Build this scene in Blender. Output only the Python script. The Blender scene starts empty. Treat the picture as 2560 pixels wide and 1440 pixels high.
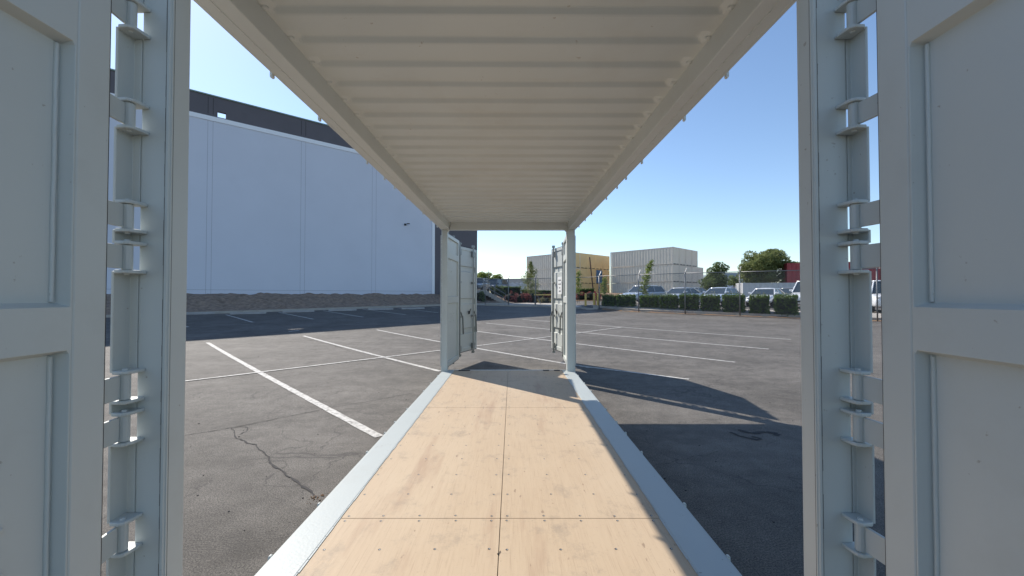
import bpy, bmesh, math, random
from math import sin, cos, pi, radians, sqrt
from mathutils import Vector, Matrix, noise
random.seed(7)
S = bpy.context.scene
COL = S.collection
CZ = 1.624                                   # eye height
# ------------------------------------------------------------ camera
cd = bpy.data.cameras.new("camera"); cam = bpy.data.objects.new("camera", cd); COL.objects.link(cam)
cd.sensor_width = 36; cd.lens = 14.0625; cd.clip_start = 0.05; cd.clip_end = 3000
cam.location = (0, 0, CZ); PITCH = math.atan(0.018)
cam.rotation_euler = (pi/2 + PITCH, 0, 0); S.camera = cam
# ------------------------------------------------------------ sky and sun
SUN_DIR = Vector((-0.83, 0.83, 1.0)).normalized()
elev = math.asin(SUN_DIR.z); azim = math.atan2(SUN_DIR.x, SUN_DIR.y)
w = bpy.data.worlds.new("World"); S.world = w; w.use_nodes = True
nt = w.node_tree; bg = nt.nodes['Background']
sky = nt.nodes.new('ShaderNodeTexSky'); sky.sky_type = 'NISHITA'; sky.sun_disc = False
sky.sun_elevation = elev; sky.sun_rotation = azim; sky.air_density = 1.0; sky.dust_density = 0.2; sky.ozone_density = 2.6
nt.links.new(sky.outputs[0], bg.inputs[0]); bg.inputs[1].default_value = 0.124
sl = bpy.data.lights.new("sun", 'SUN'); sl.energy = 4.3; sl.angle = radians(0.53); sl.color = (1, 0.94, 0.86)
so = bpy.data.objects.new("sun", sl); COL.objects.link(so)
so.rotation_euler = SUN_DIR.to_track_quat('Z', 'Y').to_euler()
S.view_settings.view_transform = 'Standard'; S.view_settings.look = 'None'
S.view_settings.exposure = 0.64; S.view_settings.gamma = 1

# ------------------------------------------------------------ materials
def lin(c): return tuple((x/12.92 if x <= .04045 else ((x+.055)/1.055)**2.4) for x in c)
MATS = {}
def mat(name, col, rough=.5, metal=0, var=.06, vscale=3.0, bump=0, bscale=200, dirt=None, dscale=1.2, damt=.5, dpos=(.52, .75), spec=.5, transl=0, coat=0, stretch=None, streak=0):
    m = bpy.data.materials.new(name); m.use_nodes = True; n = m.node_tree.nodes; l = m.node_tree.links
    b = n['Principled BSDF']; b.inputs['Roughness'].default_value = rough; b.inputs['Metallic'].default_value = metal
    b.inputs['Specular IOR Level'].default_value = spec if not transl else .15
    if coat: b.inputs['Coat Weight'].default_value = coat; b.inputs['Coat Roughness'].default_value = .08
    tc = n.new('ShaderNodeTexCoord'); src = tc.outputs['Object']
    if stretch:
        mp = n.new('ShaderNodeMapping'); mp.inputs['Scale'].default_value = stretch; l.new(src, mp.inputs[0]); src = mp.outputs[0]
    ns = n.new('ShaderNodeTexNoise'); ns.inputs['Scale'].default_value = vscale; ns.inputs['Detail'].default_value = 6; l.new(src, ns.inputs['Vector'])
    mx = n.new('ShaderNodeMix'); mx.data_type = 'RGBA'
    c1 = tuple(max(0, x*(1-var*2)) for x in col); c2 = tuple(min(1, x*(1+var*2)) for x in col)
    mx.inputs[6].default_value = (*c1, 1); mx.inputs[7].default_value = (*c2, 1)
    l.new(ns.outputs[0], mx.inputs[0]); out = mx.outputs[2]
    if dirt:
        nd = n.new('ShaderNodeTexNoise'); nd.inputs['Scale'].default_value = dscale; nd.inputs['Detail'].default_value = 8; nd.inputs['Roughness'].default_value = .65
        l.new(src, nd.inputs['Vector'])
        r = n.new('ShaderNodeValToRGB'); r.color_ramp.elements[0].position = dpos[0]; r.color_ramp.elements[1].position = dpos[1]
        r.color_ramp.elements[1].color = (damt, damt, damt, 1); l.new(nd.outputs[0], r.inputs[0])
        m2 = n.new('ShaderNodeMix'); m2.data_type = 'RGBA'; l.new(r.outputs[0], m2.inputs[0]); l.new(out, m2.inputs[6]); m2.inputs[7].default_value = (*dirt, 1)
        out = m2.outputs[2]
    l.new(out, b.inputs['Base Color'])
    if bump:
        nb = n.new('ShaderNodeTexNoise'); nb.inputs['Scale'].default_value = bscale; nb.inputs['Detail'].default_value = 4; l.new(tc.outputs['Object'], nb.inputs['Vector'])
        bp = n.new('ShaderNodeBump'); bp.inputs['Strength'].default_value = bump; bp.inputs['Distance'].default_value = .01
        l.new(nb.outputs[0], bp.inputs['Height']); l.new(bp.outputs[0], b.inputs['Normal'])
    if transl:
        tr = n.new('ShaderNodeBsdfTranslucent'); ms = n.new('ShaderNodeMixShader'); ms.inputs[0].default_value = transl
        l.new(out, tr.inputs[0]); l.new(b.outputs[0], ms.inputs[1]); l.new(tr.outputs[0], ms.inputs[2])
        l.new(ms.outputs[0], n['Material Output'].inputs[0])
    MATS[name] = m; return m

PAINT = mat('container paint', (.52, .54, .51), .42, var=.025, vscale=2, bump=.05, bscale=35, dirt=(.36, .36, .32), dscale=2.2, damt=.3)
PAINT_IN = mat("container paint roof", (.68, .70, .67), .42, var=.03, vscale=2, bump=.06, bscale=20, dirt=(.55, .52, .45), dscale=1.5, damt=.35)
GALV = mat('galvanised bar', (.30, .31, .30), .45, .6, var=.1, vscale=8)
RUBBER = mat('black gasket', (.015, .015, .017), .6)
DARK = mat('dark steel', (.035, .035, .035), .6)
BOLT = mat('steel bolt', (.42, .43, .42), .35, .5)
CRACK = mat('crack fill', (.030, .027, .026), .9, var=.3, vscale=20)
CONC = mat('concrete', (.42, .38, .33), .85, var=.1, vscale=2.5, bump=.3, bscale=40, dirt=(.25, .22, .19), dscale=1.5, damt=.5)
STOP = mat('wheel stop concrete', (.36, .34, .32), .85, var=.12, vscale=3, bump=.3, bscale=40)
WALLW = mat('white tilt-up concrete', (.64, .66, .73), .8, var=.03, vscale=.35, bump=.08, bscale=12, dirt=(.56, .58, .64), dscale=.25, damt=.35)
WALLD = mat('charcoal tilt-up concrete', (.125, .115, .125), .8, var=.06, vscale=.5, dirt=(.09, .085, .09), dscale=.8, damt=.5)
JOINT = mat('joint sealant', (.30, .31, .34), .9)
TRIMW = mat('white reveal', (.85, .86, .88), .7, var=.01)
CHROME = mat('galvanised pipe', (.22, .22, .22), .5, .5, var=.08, vscale=6)
WIRE = mat('chain link wire', (.22, .22, .22), .6, .3)
LEAF = [mat('leaf broad', (.20, .23, .09), .55, var=.3, vscale=1.2, transl=.4),
        mat('leaf dark', (.13, .17, .065), .55, var=.35, vscale=1.2, transl=.35),
        mat('leaf light', (.20, .25, .07), .5, var=.3, vscale=1.0, transl=.45),
        mat('leaf hedge', (.09, .15, .025), .5, var=.45, vscale=3, transl=.3),
        mat('leaf red', (.26, .085, .075), .55, var=.45, vscale=2.2, transl=.3),
        mat('leaf straw', (.34, .30, .13), .6, var=.3, vscale=2, transl=.3)]
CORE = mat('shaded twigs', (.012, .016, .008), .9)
BARK = mat('bark', (.11, .085, .06), .9, var=.25, vscale=8, bump=.5, bscale=20)
def car_paint(n, c): return mat(n, c, .28, .15, var=.01, coat=.8)
GLASS = mat('car glass', (.035, .05, .06), .06, var=.02, spec=.9)
TYRE = mat('tyre rubber', (.02, .02, .02), .8)
YEL = mat('yellow paint', (.72, .50, .14), .55, var=.08)
REDP = mat('red paint', (.50, .05, .03), .5, var=.08)
WHT = mat('white paint', (.78, .78, .76), .5, var=.04)

def flecks(m, thr=.70, col=(.16, .10, .06), sc=26, amt=.7):
    n = m.node_tree.nodes; l = m.node_tree.links; b = n['Principled BSDF']; src = b.inputs['Base Color'].links[0].from_socket
    tc = n.new('ShaderNodeTexCoord'); a = n.new('ShaderNodeTexNoise'); a.inputs['Scale'].default_value = sc; a.inputs['Detail'].default_value = 5; l.new(tc.outputs['Object'], a.inputs['Vector'])
    c = n.new('ShaderNodeTexNoise'); c.inputs['Scale'].default_value = 1.7; l.new(tc.outputs['Object'], c.inputs['Vector'])
    ad = n.new('ShaderNodeMath'); ad.operation = 'MULTIPLY_ADD'; ad.inputs[1].default_value = .3; l.new(c.outputs[0], ad.inputs[0]); l.new(a.outputs[0], ad.inputs[2])
    r = n.new('ShaderNodeValToRGB'); r.color_ramp.elements[0].position = thr+.15; r.color_ramp.elements[1].position = thr+.18; r.color_ramp.elements[1].color = (amt, amt, amt, 1); l.new(ad.outputs[0], r.inputs[0])
    x = n.new('ShaderNodeMix'); x.data_type = 'RGBA'; l.new(r.outputs[0], x.inputs[0]); l.new(src, x.inputs[6]); x.inputs[7].default_value = (*col, 1); l.new(x.outputs[2], b.inputs['Base Color'])
flecks(PAINT, .735, (.22, .17, .12), 42, .5); flecks(PAINT_IN, .74, (.35, .27, .18), 30, .5)
SILLP = mat('sill paint', (.385, .415, .40), .5, var=.03, vscale=2, bump=.1, bscale=60, dirt=(.33, .33, .30), dscale=3, damt=.35); flecks(SILLP, .72, (.15, .12, .09), 50, .6)
def asphalt():
    m = bpy.data.materials.new('asphalt'); m.use_nodes = True; n = m.node_tree.nodes; l = m.node_tree.links
    b = n['Principled BSDF']; tc = n.new('ShaderNodeTexCoord').outputs['Object']
    def noise_(sc, det=6, ro=.6, vec=tc):
        x = n.new('ShaderNodeTexNoise'); x.inputs['Scale'].default_value = sc; x.inputs['Detail'].default_value = det; x.inputs['Roughness'].default_value = ro
        l.new(vec, x.inputs['Vector']); return x.outputs[0]
    def ramp(src, a, bb, ca, cb):
        r = n.new('ShaderNodeValToRGB'); r.color_ramp.elements[0].position = a; r.color_ramp.elements[1].position = bb
        r.color_ramp.elements[0].color = (*ca, 1); r.color_ramp.elements[1].color = (*cb, 1); l.new(src, r.inputs[0]); return r.outputs[0]
    def mix(f, a, bb, mode='MIX'):
        x = n.new('ShaderNodeMix'); x.data_type = 'RGBA'; x.blend_type = mode
        if isinstance(f, float): x.inputs[0].default_value = f
        else: l.new(f, x.inputs[0])
        for i, v in ((6, a), (7, bb)):
            if isinstance(v, tuple): x.inputs[i].default_value = (*v, 1)
            else: l.new(v, x.inputs[i])
        return x.outputs[2]
    mp = n.new('ShaderNodeMapping'); mp.inputs['Rotation'].default_value = (0, 0, radians(45)); mp.inputs['Scale'].default_value = (.25, 1.3, 1); l.new(tc, mp.inputs[0])
    base = ramp(noise_(.55), .3, .72, (.102, .094, .084), (.178, .164, .148))
    base = mix(ramp(noise_(1.6, 8, .7, mp.outputs[0]), .45, .75, (0, 0, 0), (.55, .55, .55)), base, (.070, .064, .058))
    base = mix(ramp(noise_(9, 8, .8), .5, .66, (0, 0, 0), (.35, .35, .35)), base, (.165, .150, .134))
    grain = ramp(noise_(95, 4, .8), .38, .64, (.40, .40, .40), (1.62, 1.60, 1.55))
    base = mix(1.0, base, grain, 'MULTIPLY')
    base = mix(1.0, base, ramp(noise_(3.2, 6, .75), .35, .68, (.78, .78, .78), (1.2, 1.2, 1.2)), 'MULTIPLY')
    base = mix(ramp(noise_(.9, 4, .55), .66, .72, (0, 0, 0), (.5, .5, .5)), base, (.045, .041, .038))
    # hairline cracks: edges of distorted cells, broken up
    dn = n.new('ShaderNodeTexNoise'); dn.inputs['Scale'].default_value = 1.3; dn.inputs['Detail'].default_value = 7; l.new(tc, dn.inputs['Vector'])
    va = n.new('ShaderNodeVectorMath'); va.operation = 'MULTIPLY_ADD'; l.new(dn.outputs[1], va.inputs[0]); va.inputs[1].default_value = (1.6, 1.6, 0); l.new(tc, va.inputs[2])
    for sc, wd, th in ((.33, .0045, .46), (.9, .009, .50)):
        vo = n.new('ShaderNodeTexVoronoi'); vo.feature = 'DISTANCE_TO_EDGE'; vo.inputs['Scale'].default_value = sc; l.new(va.outputs[0], vo.inputs['Vector'])
        line = ramp(vo.outputs[0], 0, wd, (1, 1, 1), (0, 0, 0))
        gate = ramp(noise_(.5 if sc > .5 else .3, 3), th, th+.05, (0, 0, 0), (.75, .75, .75))
        f = mix(1.0, line, gate, 'MULTIPLY'); base = mix(f, base, (.055, .05, .047))
    l.new(base, b.inputs['Base Color']); b.inputs['Roughness'].default_value = .78; b.inputs['Specular IOR Level'].default_value = .22
    bp = n.new('ShaderNodeBump'); bp.inputs['Strength'].default_value = 1.0; bp.inputs['Distance'].default_value = .011
    l.new(mix(.35, noise_(80, 4, .8), noise_(16, 5)), bp.inputs['Height']); l.new(bp.outputs[0], b.inputs['Normal'])
    return m
ASPH = asphalt()

def road_paint():
    m = mat('worn line paint', (.52, .50, .46), .75, var=.12, vscale=6, dirt=(.13, .12, .105), dscale=18, damt=.9, dpos=(.47, .66), bump=.5, bscale=120)
    return m
LINE = road_paint()
LINE_DIM = mat('old line paint', (.45, .44, .42), .7, var=.2, vscale=4, dirt=(.18, .17, .17), dscale=12, damt=.9)

def plywood():
    m = bpy.data.materials.new('plywood floor'); m.use_nodes = True; n = m.node_tree.nodes; l = m.node_tree.links
    b = n['Principled BSDF']; tc = n.new('ShaderNodeTexCoord').outputs['Object']
    def nz(sc, det, ro, scale):
        mp = n.new('ShaderNodeMapping'); mp.inputs['Scale'].default_value = scale; l.new(tc, mp.inputs[0])
        x = n.new('ShaderNodeTexNoise'); x.inputs['Scale'].default_value = sc; x.inputs['Detail'].default_value = det; x.inputs['Roughness'].default_value = ro
        l.new(mp.outputs[0], x.inputs['Vector']); return x.outputs[0]
    def ramp(src, a, bb, ca, cb):
        r = n.new('ShaderNodeValToRGB'); r.color_ramp.elements[0].position = a; r.color_ramp.elements[1].position = bb
        r.color_ramp.elements[0].color = (*ca, 1); r.color_ramp.elements[1].color = (*cb, 1); l.new(src, r.inputs[0]); return r.outputs[0]
    def mix(f, a, bb):
        x = n.new('ShaderNodeMix'); x.data_type = 'RGBA'; l.new(f, x.inputs[0])
        for i, v in ((6, a), (7, bb)):
            if isinstance(v, tuple): x.inputs[i].default_value = (*v, 1)
            else: l.new(v, x.inputs[i])
        return x.outputs[2]
    base = ramp(nz(9, 6, .65, (6, .35, 1)), .3, .7, (.435, .325, .215), (.475, .36, .24))
    base = mix(ramp(nz(1.6, 3, .5, (1, .5, 1)), .42, .66, (0, 0, 0), (.75, .75, .75)), base, (.485, .375, .255))
    base = mix(ramp(nz(1.1, 5, .6, (3.2, .5, 1)), .57, .70, (0, 0, 0), (.6, .6, .6)), base, (.33, .215, .14))
    base = mix(ramp(nz(4.5, 9, .8, (1, .8, 1)), .53, .68, (0, 0, 0), (.6, .6, .6)), base, (.27, .215, .16))
    base = mix(ramp(nz(30, 4, .7, (6, .12, 1)), .56, .66, (0, 0, 0), (.35, .35, .35)), base, (.28, .19, .12))
    base = mix(ramp(nz(55, 5, .8, (1, 1, 1)), .60, .66, (0, 0, 0), (.4, .4, .4)), base, (.30, .22, .15))
    base = mix(ramp(nz(3.0, 9, .8, (2, 2, 1)), .67, .73, (0, 0, 0), (.45, .45, .45)), base, (.60, .50, .38))
    base = mix(ramp(nz(26, 3, .5, (1, .35, 1)), .70, .73, (0, 0, 0), (.7, .7, .7)), base, (.22, .15, .10))
    l.new(base, b.inputs['Base Color']); b.inputs['Roughness'].default_value = .6; b.inputs['Specular IOR Level'].default_value = .3
    bp = n.new('ShaderNodeBump'); bp.inputs['Strength'].default_value = .12; bp.inputs['Distance'].default_value = .003
    l.new(nz(14, 6, .7, (8, .5, 1)), bp.inputs['Height']); l.new(bp.outputs[0], b.inputs['Normal'])
    return m
PLY = plywood()
DIRT = mat('dry dirt', (.26, .19, .14), .95, var=.35, vscale=4, bump=1.0, bscale=25, dirt=(.12, .085, .065), dscale=2.5, damt=.8)
DIRT2 = mat('leaf litter', (.24, .15, .085), .95, var=.4, vscale=9, bump=.8, bscale=40)

# ------------------------------------------------------------ helpers
def tag(o, label=None, cat=None, group=None, kind=None):
    if label: o['label'] = label
    if cat: o['category'] = cat
    if group: o['group'] = group
    if kind: o['kind'] = kind
    return o
def empty(name, loc=(0, 0, 0), rz=0, label=None, cat=None, group=None):
    o = bpy.data.objects.new(name, None); COL.objects.link(o); o.location = loc; o.rotation_euler = (0, 0, rz); o.empty_display_size = .2
    return tag(o, label, cat, group)
class MB:
    def __init__(s): s.v = []; s.f = []; s.mi = []
    def add(s, vs, fs, mi=0):
        b = len(s.v); s.v += [tuple(p) for p in vs]; s.f += [tuple(b+i for i in f) for f in fs]; s.mi += [mi]*len(fs); return s
    def box(s, x0, x1, y0, y1, z0, z1, mi=0):
        v = [(x, y, z) for x in (x0, x1) for y in (y0, y1) for z in (z0, z1)]
        return s.add(v, [(0, 1, 3, 2), (4, 6, 7, 5), (0, 4, 5, 1), (2, 3, 7, 6), (0, 2, 6, 4), (1, 5, 7, 3)], mi)
    def prism(s, poly, z0, z1, mi=0):
        n = len(poly); v = [(p[0], p[1], z0) for p in poly] + [(p[0], p[1], z1) for p in poly]
        return s.add(v, [tuple(range(n))[::-1], tuple(range(n, 2*n))] + [(i, (i+1) % n, n+(i+1) % n, n+i) for i in range(n)], mi)
    def tube(s, a, b, r, n=8, r2=None, mi=0, cap=True):
        a = Vector(a); b = Vector(b); d = (b-a).normalized(); u = d.orthogonal().normalized(); w_ = d.cross(u); r2 = r if r2 is None else r2
        v = [a+(u*cos(2*pi*i/n)+w_*sin(2*pi*i/n))*r for i in range(n)] + [b+(u*cos(2*pi*i/n)+w_*sin(2*pi*i/n))*r2 for i in range(n)]
        f = [(i, (i+1) % n, n+(i+1) % n, n+i) for i in range(n)]
        if cap: f += [tuple(range(n))[::-1], tuple(range(n, 2*n))]
        return s.add(v, f, mi)
    def beam(s, a, b, wx, wz, mi=0):            # rectangular bar from a to b
        a = Vector(a); b = Vector(b); d = (b-a).normalized(); up = Vector((0, 0, 1)) if abs(d.z) < .95 else Vector((1, 0, 0))
        u = d.cross(up).normalized()*wx/2; w_ = u.cross(d).normalized()*wz/2
        v = [p+su*u+sw*w_ for p in (a, b) for su, sw in ((-1, -1), (1, -1), (1, 1), (-1, 1))]
        return s.add(v, [(0, 1, 5, 4), (1, 2, 6, 5), (2, 3, 7, 6), (3, 0, 4, 7), (3, 2, 1, 0), (4, 5, 6, 7)], mi)
    def quad(s, a, b, c, d, mi=0): return s.add([a, b, c, d], [(0, 1, 2, 3)], mi)
    def ellipsoid(s, c, r, nu=10, nv=7, mi=0, jit=0):
        v = []; f = []
        for j in range(nv+1):
            th = pi*j/nv
            for i in range(nu):
                ph = 2*pi*i/nu; k = 1+random.uniform(-jit, jit)
                v.append((c[0]+r[0]*k*sin(th)*cos(ph), c[1]+r[1]*k*sin(th)*sin(ph), c[2]+r[2]*k*cos(th)))
        for j in range(nv):
            for i in range(nu): f.append((j*nu+i, j*nu+(i+1) % nu, (j+1)*nu+(i+1) % nu, (j+1)*nu+i))
        return s.add(v, f, mi)
    def build(s, name, m, parent=None, smooth=False, bevel=0, normals=True, segs=2):
        me = bpy.data.meshes.new(name); me.from_pydata(s.v, [], s.f); me.update()
        ms = m if isinstance(m, (list, tuple)) else [m]
        for x in ms: me.materials.append(x)
        if len(ms) > 1:
            for p, i in zip(me.polygons, s.mi): p.material_index = i
        if normals:
            bm = bmesh.new(); bm.from_mesh(me); bmesh.ops.recalc_face_normals(bm, faces=bm.faces); bm.to_mesh(me); bm.free()
        o = bpy.data.objects.new(name, me); COL.objects.link(o)
        if parent: o.parent = parent
        if smooth:
            for p in me.polygons: p.use_smooth = True
        if bevel:
            b = o.modifiers.new('bevel', 'BEVEL'); b.width = bevel; b.segments = segs; b.limit_method = 'ANGLE'; b.angle_limit = radians(50)
            b.harden_normals = False
        return o
def children(o): return [c for c in bpy.data.objects if c.parent == o]
def copy_tree(o, parent=None):
    c = o.copy(); COL.objects.link(c); c.parent = parent
    for ch in children(o): copy_tree(ch, c)
    return c

# ------------------------------------------------------------ terrain height and picture-to-ground lookup
KN = [(-50, 0), (6, 0), (10, .02), (15, .10), (22, .30), (30, .50), (38, .70), (50, .85), (70, .95), (2000, .95)]
def interp(t):
    for (a, za), (b, zb) in zip(KN, KN[1:]):
        if t <= b: return za+(zb-za)*(t-a)/(b-a)
    return KN[-1][1]
def sstep(t): t = max(0, min(1, t)); return t*t*(3-2*t)
FA = Vector((6.5, 30.0)); FD = Vector((.847, -.532)).normalized(); FN = Vector((-FD.y, FD.x))
def gz(x, y):
    t = y-.15*x
    if t <= 4: z = 0
    else: z = sum(interp(t+d) for d in (-2, -1, 0, 1, 2))/5
    d = (Vector((x, y))-FA).dot(FN)
    return z+.28*sstep((d-.5)/1.0)*sstep((x-4)/3)
def ray(px, py):
    u = (px-1280)/1000; v = (720-py)/1000
    return Vector((u, cos(PITCH)-v*sin(PITCH), sin(PITCH)+v*cos(PITCH)))
def G(px, py):
    d = ray(px, py); t = 1.5
    while t < 300:
        if CZ+d.z*t <= gz(d.x*t, d.y*t): break
        t += .02*max(1, t/20)
    return Vector((d.x*t, d.y*t, gz(d.x*t, d.y*t)))
def at(px, py, y):
    d = ray(px, py); return Vector((d.x*y/d.y, y, CZ+d.z*y/d.y))

# ground sheet: fine near, coarse far
def ground():
    xs = [-1500, -600, -250, -120, -80, -60]+[-50+i*1.0 for i in range(121)]+[80, 110, 160, 300, 700, 1500]
    ys = [-300, -100, -40, -15, -5]+[i*1.0 for i in range(0, 101)]+[120, 160, 250, 500, 1000, 2500]
    v = [(x, y, gz(x, y)) for y in ys for x in xs]; n = len(xs)
    f = [(j*n+i, j*n+i+1, (j+1)*n+i+1, (j+1)*n+i) for j in range(len(ys)-1) for i in range(n-1)]
    o = MB().add(v, f).build('ground', ASPH, smooth=True, normals=False); tag(o, kind='structure'); return o
ground()
def gmesh(x, y):      # height of the triangulated ground sheet (1 m cells)
    x0 = math.floor(x); y0 = math.floor(y); fx = x-x0; fy = y-y0
    return max((gz(x0, y0)*(1-fx)+gz(x0+1, y0)*fx)*(1-fy)+(gz(x0, y0+1)*(1-fx)+gz(x0+1, y0+1)*fx)*fy, 0)
def strip(a, b, wd, name, m, lift=.006, step=.5, jag=0, label=None, kind='structure', mb=None):
    a = Vector(a[:2]); b = Vector(b[:2]); L = (b-a).length; n = max(1, int(L/step)); d = (b-a)/L; p = Vector((-d.y, d.x))
    v = []; f = []
    for i in range(n+1):
        c = a+d*L*i/n
        for s_ in (-1, 1):
            q = c+p*s_*(wd/2+random.uniform(-jag, jag)); v.append((q.x, q.y, gmesh(q.x, q.y)+lift))
    f = [(2*i, 2*i+2, 2*i+3, 2*i+1) for i in range(n)]
    (mb or MB()).add(v, f)
    if mb is None:
        pass
    return v, f
def stripe(pa, pb, wd, m=None, lift=.006, jag=.004):
    a = G(*pa); b = G(*pb)
    v, f = strip(a, b, wd, '', None, lift, .12, jag)
    o = MB().add(v, f).build('road_marking', m or LINE, normals=False); tag(o, kind='structure'); return o
# painted bay lines
for pa, pb, wd in (((519, 857), (948, 1093), .105), ((759, 840), (1100, 929), .10), ((942, 825), (1475, 920), .10),
                   ((1430, 913), (1722, 949), .10), ((1150, 823), (1838, 906), .10), ((1215, 808), (1922, 873), .10), ((1306, 799), (1978, 849), .10)):
    stripe(pa, pb, wd)
stripe((440, 957), (1557, 818), .085, lift=.011)
for pa, pb in (((565, 787), (632, 806)), ((697, 781), (783, 798)), ((808, 777), (908, 793)), ((906, 773), (1015, 787)), ((995, 770), (1096, 782)), ((1078, 768), (1150, 776)), ((400, 796), (470, 818))):
    stripe(pa, pb, .12, LINE)
stripe((722, 829), (748, 827), .16)
# cracks
def crack(pts, w0, w1, name='pavement_crack', jag=.02):
    P = [G(*p) for p in pts]; v = []; f = []; k = 0; tot = sum((P[i+1]-P[i]).length for i in range(len(P)-1)); run = 0
    line = []
    for i in range(len(P)-1):
        n = max(2, int((P[i+1]-P[i]).length/.04))
        for j in range(n): line.append((P[i].lerp(P[i+1], j/n), run+(P[i+1]-P[i]).length*j/n))
        run += (P[i+1]-P[i]).length
    pr = None
    for i, (c, s_) in enumerate(line):
        d = (line[min(i+1, len(line)-1)][0]-line[max(i-1, 0)][0]); d.z = 0; d.normalize(); p = Vector((-d.y, d.x, 0))
        off = p*(noise.noise(Vector((c.x*5, c.y*5, 3)))*jag*2.2+random.uniform(-jag, jag)*.35); ww = (w0+(w1-w0)*s_/tot)*random.uniform(.35, 1.3)/2
        for sg in (-1, 1):
            q = c+off+p*sg*ww; v.append((q.x, q.y, gmesh(q.x, q.y)+.0045))
    f = [(2*i, 2*i+2, 2*i+3, 2*i+1) for i in range(len(line)-1)]
    o = MB().add(v, f).build(name, CRACK, normals=False); tag(o, kind='structure')
crack([(577, 1072), (584, 1085), (600, 1103), (640, 1113), (668, 1140), (692, 1170), (715, 1190), (745, 1205), (775, 1232), (792, 1252)], .012, .026)
crack([(577, 1072), (600, 1068), (614, 1068), (618, 1080), (600, 1088), (588, 1088)], .012, .012)
crack([(400, 1100), (470, 1088), (560, 1074), (680, 1050), (820, 1022), (930, 1002), (1040, 982)], .014, .010, jag=.008)
crack([(962, 897), (1000, 910), (1040, 922), (1075, 931)], .012, .01)
crack([(770, 850), (830, 862), (880, 880), (930, 888)], .015, .012)
crack([(1640, 1165), (1760, 1140), (1800, 1128)], .006, .005)
for k in range(9):
    x = random.uniform(1500, 1980); y = random.uniform(830, 930); P = [(x, y)]
    for i in range(5): x += random.uniform(-30, 60); y += random.uniform(-6, 9); P.append((x, y))
    crack(P, .012, .008, jag=.04)
# tar patch in the shade, with the broken debris at the sill
def blob_patch(pc, rx, ry, m, name):
    c = G(*pc); n = 26; poly = []
    for i in range(n):
        a = 2*pi*i/n; r = 1+.35*noise.noise(Vector((cos(a)*2, sin(a)*2, rx*9)))
        poly.append((c.x+rx*r*cos(a), c.y+ry*r*sin(a)))
    v = [(p[0], p[1], gmesh(*p)+.004) for p in poly]
    o = MB().add(v, [tuple(range(n))]).build(name, m, normals=False); tag(o, kind='structure')
def tar_squiggle(pts, wd):
    P = [G(*p) for p in pts]; mb = MB()
    for a, b in zip(P, P[1:]):
        v, f = strip(a, b, wd, '', None, .0045, .05, wd*.3); mb.add(v, f)
    o = mb.build('tar_patch', CRACK, normals=False); tag(o, kind='structure')
tar_squiggle([(1825, 1082), (1850, 1092), (1895, 1101), (1902, 1098), (1880, 1092)], .03)
tar_squiggle([(1845, 1076), (1880, 1084), (1915, 1082), (1945, 1086), (1938, 1090)], .05)
deb = MB(); c = G(790, 1246)
for i in range(26):
    x = c.x+random.gauss(0, .03); y = c.y+random.gauss(0, .05); s_ = random.uniform(.003, .009); deb.ellipsoid((x, y, gz(x, y)+s_*.4), (s_, s_*.8, s_*.6), 6, 4, jit=.2)
tag(deb.build('gravel', DIRT2), 'loose brown grit where the crack meets the sill', 'grit', kind='stuff')
peb = MB()
for i in range(130):
    q = G(random.uniform(300, 2200), 760+(random.random()**.7)*600)
    if -1.4 < q.x < 1.25 and q.y < 7.6: continue
    s_ = random.uniform(.002, .006)*(1+q.y/8); peb.ellipsoid((q.x, q.y, gmesh(q.x, q.y)+s_*.3), (s_, s_*random.uniform(.6, 1.6), s_*.5), 5, 4, jit=.2)
tag(peb.build('leaf_litter', [CRACK]), 'small dark leaves and pebbles scattered over the asphalt', 'litter', kind='stuff')

# ------------------------------------------------------------ THE OPEN CONTAINER
XL, XR, YN, YF = -1.285, 1.148, 1.30, 7.42
FZ = .24; RB = 2.824; RT = 3.0; RU = 2.969
C = empty('shipping_container', (0, 0, 0), 0, 'open grey-green shipping container with its sides and both ends open, filling the foreground', 'container')
# floor sheets
ycuts = [7.395, 4.957, 2.507, 1.36]; xm = -.072; xa, xb = -1.066, .922
def screw_rows(y0, y1):
    r = [y0+.028, y1-.028]; k = y0+.3 if y1-y0 > 2 else y0+.24
    while k < y1-.15: r.append(k); k += .302
    return r
for yi in range(3):
    y1, y0 = ycuts[yi], ycuts[yi+1]
    for (x0, x1) in ((xa, xm-.0022), (xm+.0022, xb)):
        mb = MB(); mb.box(x0, x1, y0+.0028, y1-.0028, FZ-.028, FZ)
        for ry in screw_rows(y0, y1):
            end = ry in (y0+.028, y1-.028); nsc = 5 if end else 4
            for k in range(nsc):
                sx = x0+.04+(x1-x0-.09)*k/(nsc-1)+random.uniform(-.006, .006); sy = ry+random.uniform(-.004, .004)
                rr = .0078; P = [(sx+rr*cos(a*pi/4), sy+rr*sin(a*pi/4), FZ+.0008) for a in range(8)]
                mb.add(P, [tuple(range(8))], 1)
                P = [(sx+.002+rr*.5*cos(a*pi/4), sy-.001+rr*.5*sin(a*pi/4), FZ+.0014) for a in range(8)]
                mb.add(P, [tuple(range(8))], 2)
        mb.build('plywood_sheet', [PLY, DARK, BOLT], C, normals=False)
b = MB().box(XL+.03, XR-.03, 1.36, 7.40, .10, FZ-.032); b.build('floor_frame', DARK, C)
# a loose screw on the floor
scr = MB(); scr.tube((-.075, 2.16, FZ+.004), (-.062, 2.185, FZ+.003), .0018, 6).tube((-.0755, 2.158, FZ+.004), (-.074, 2.161, FZ+.004), .0042, 8)
tag(scr.build('screw', DARK), 'loose steel screw lying on the plywood floor', 'screw')
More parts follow.
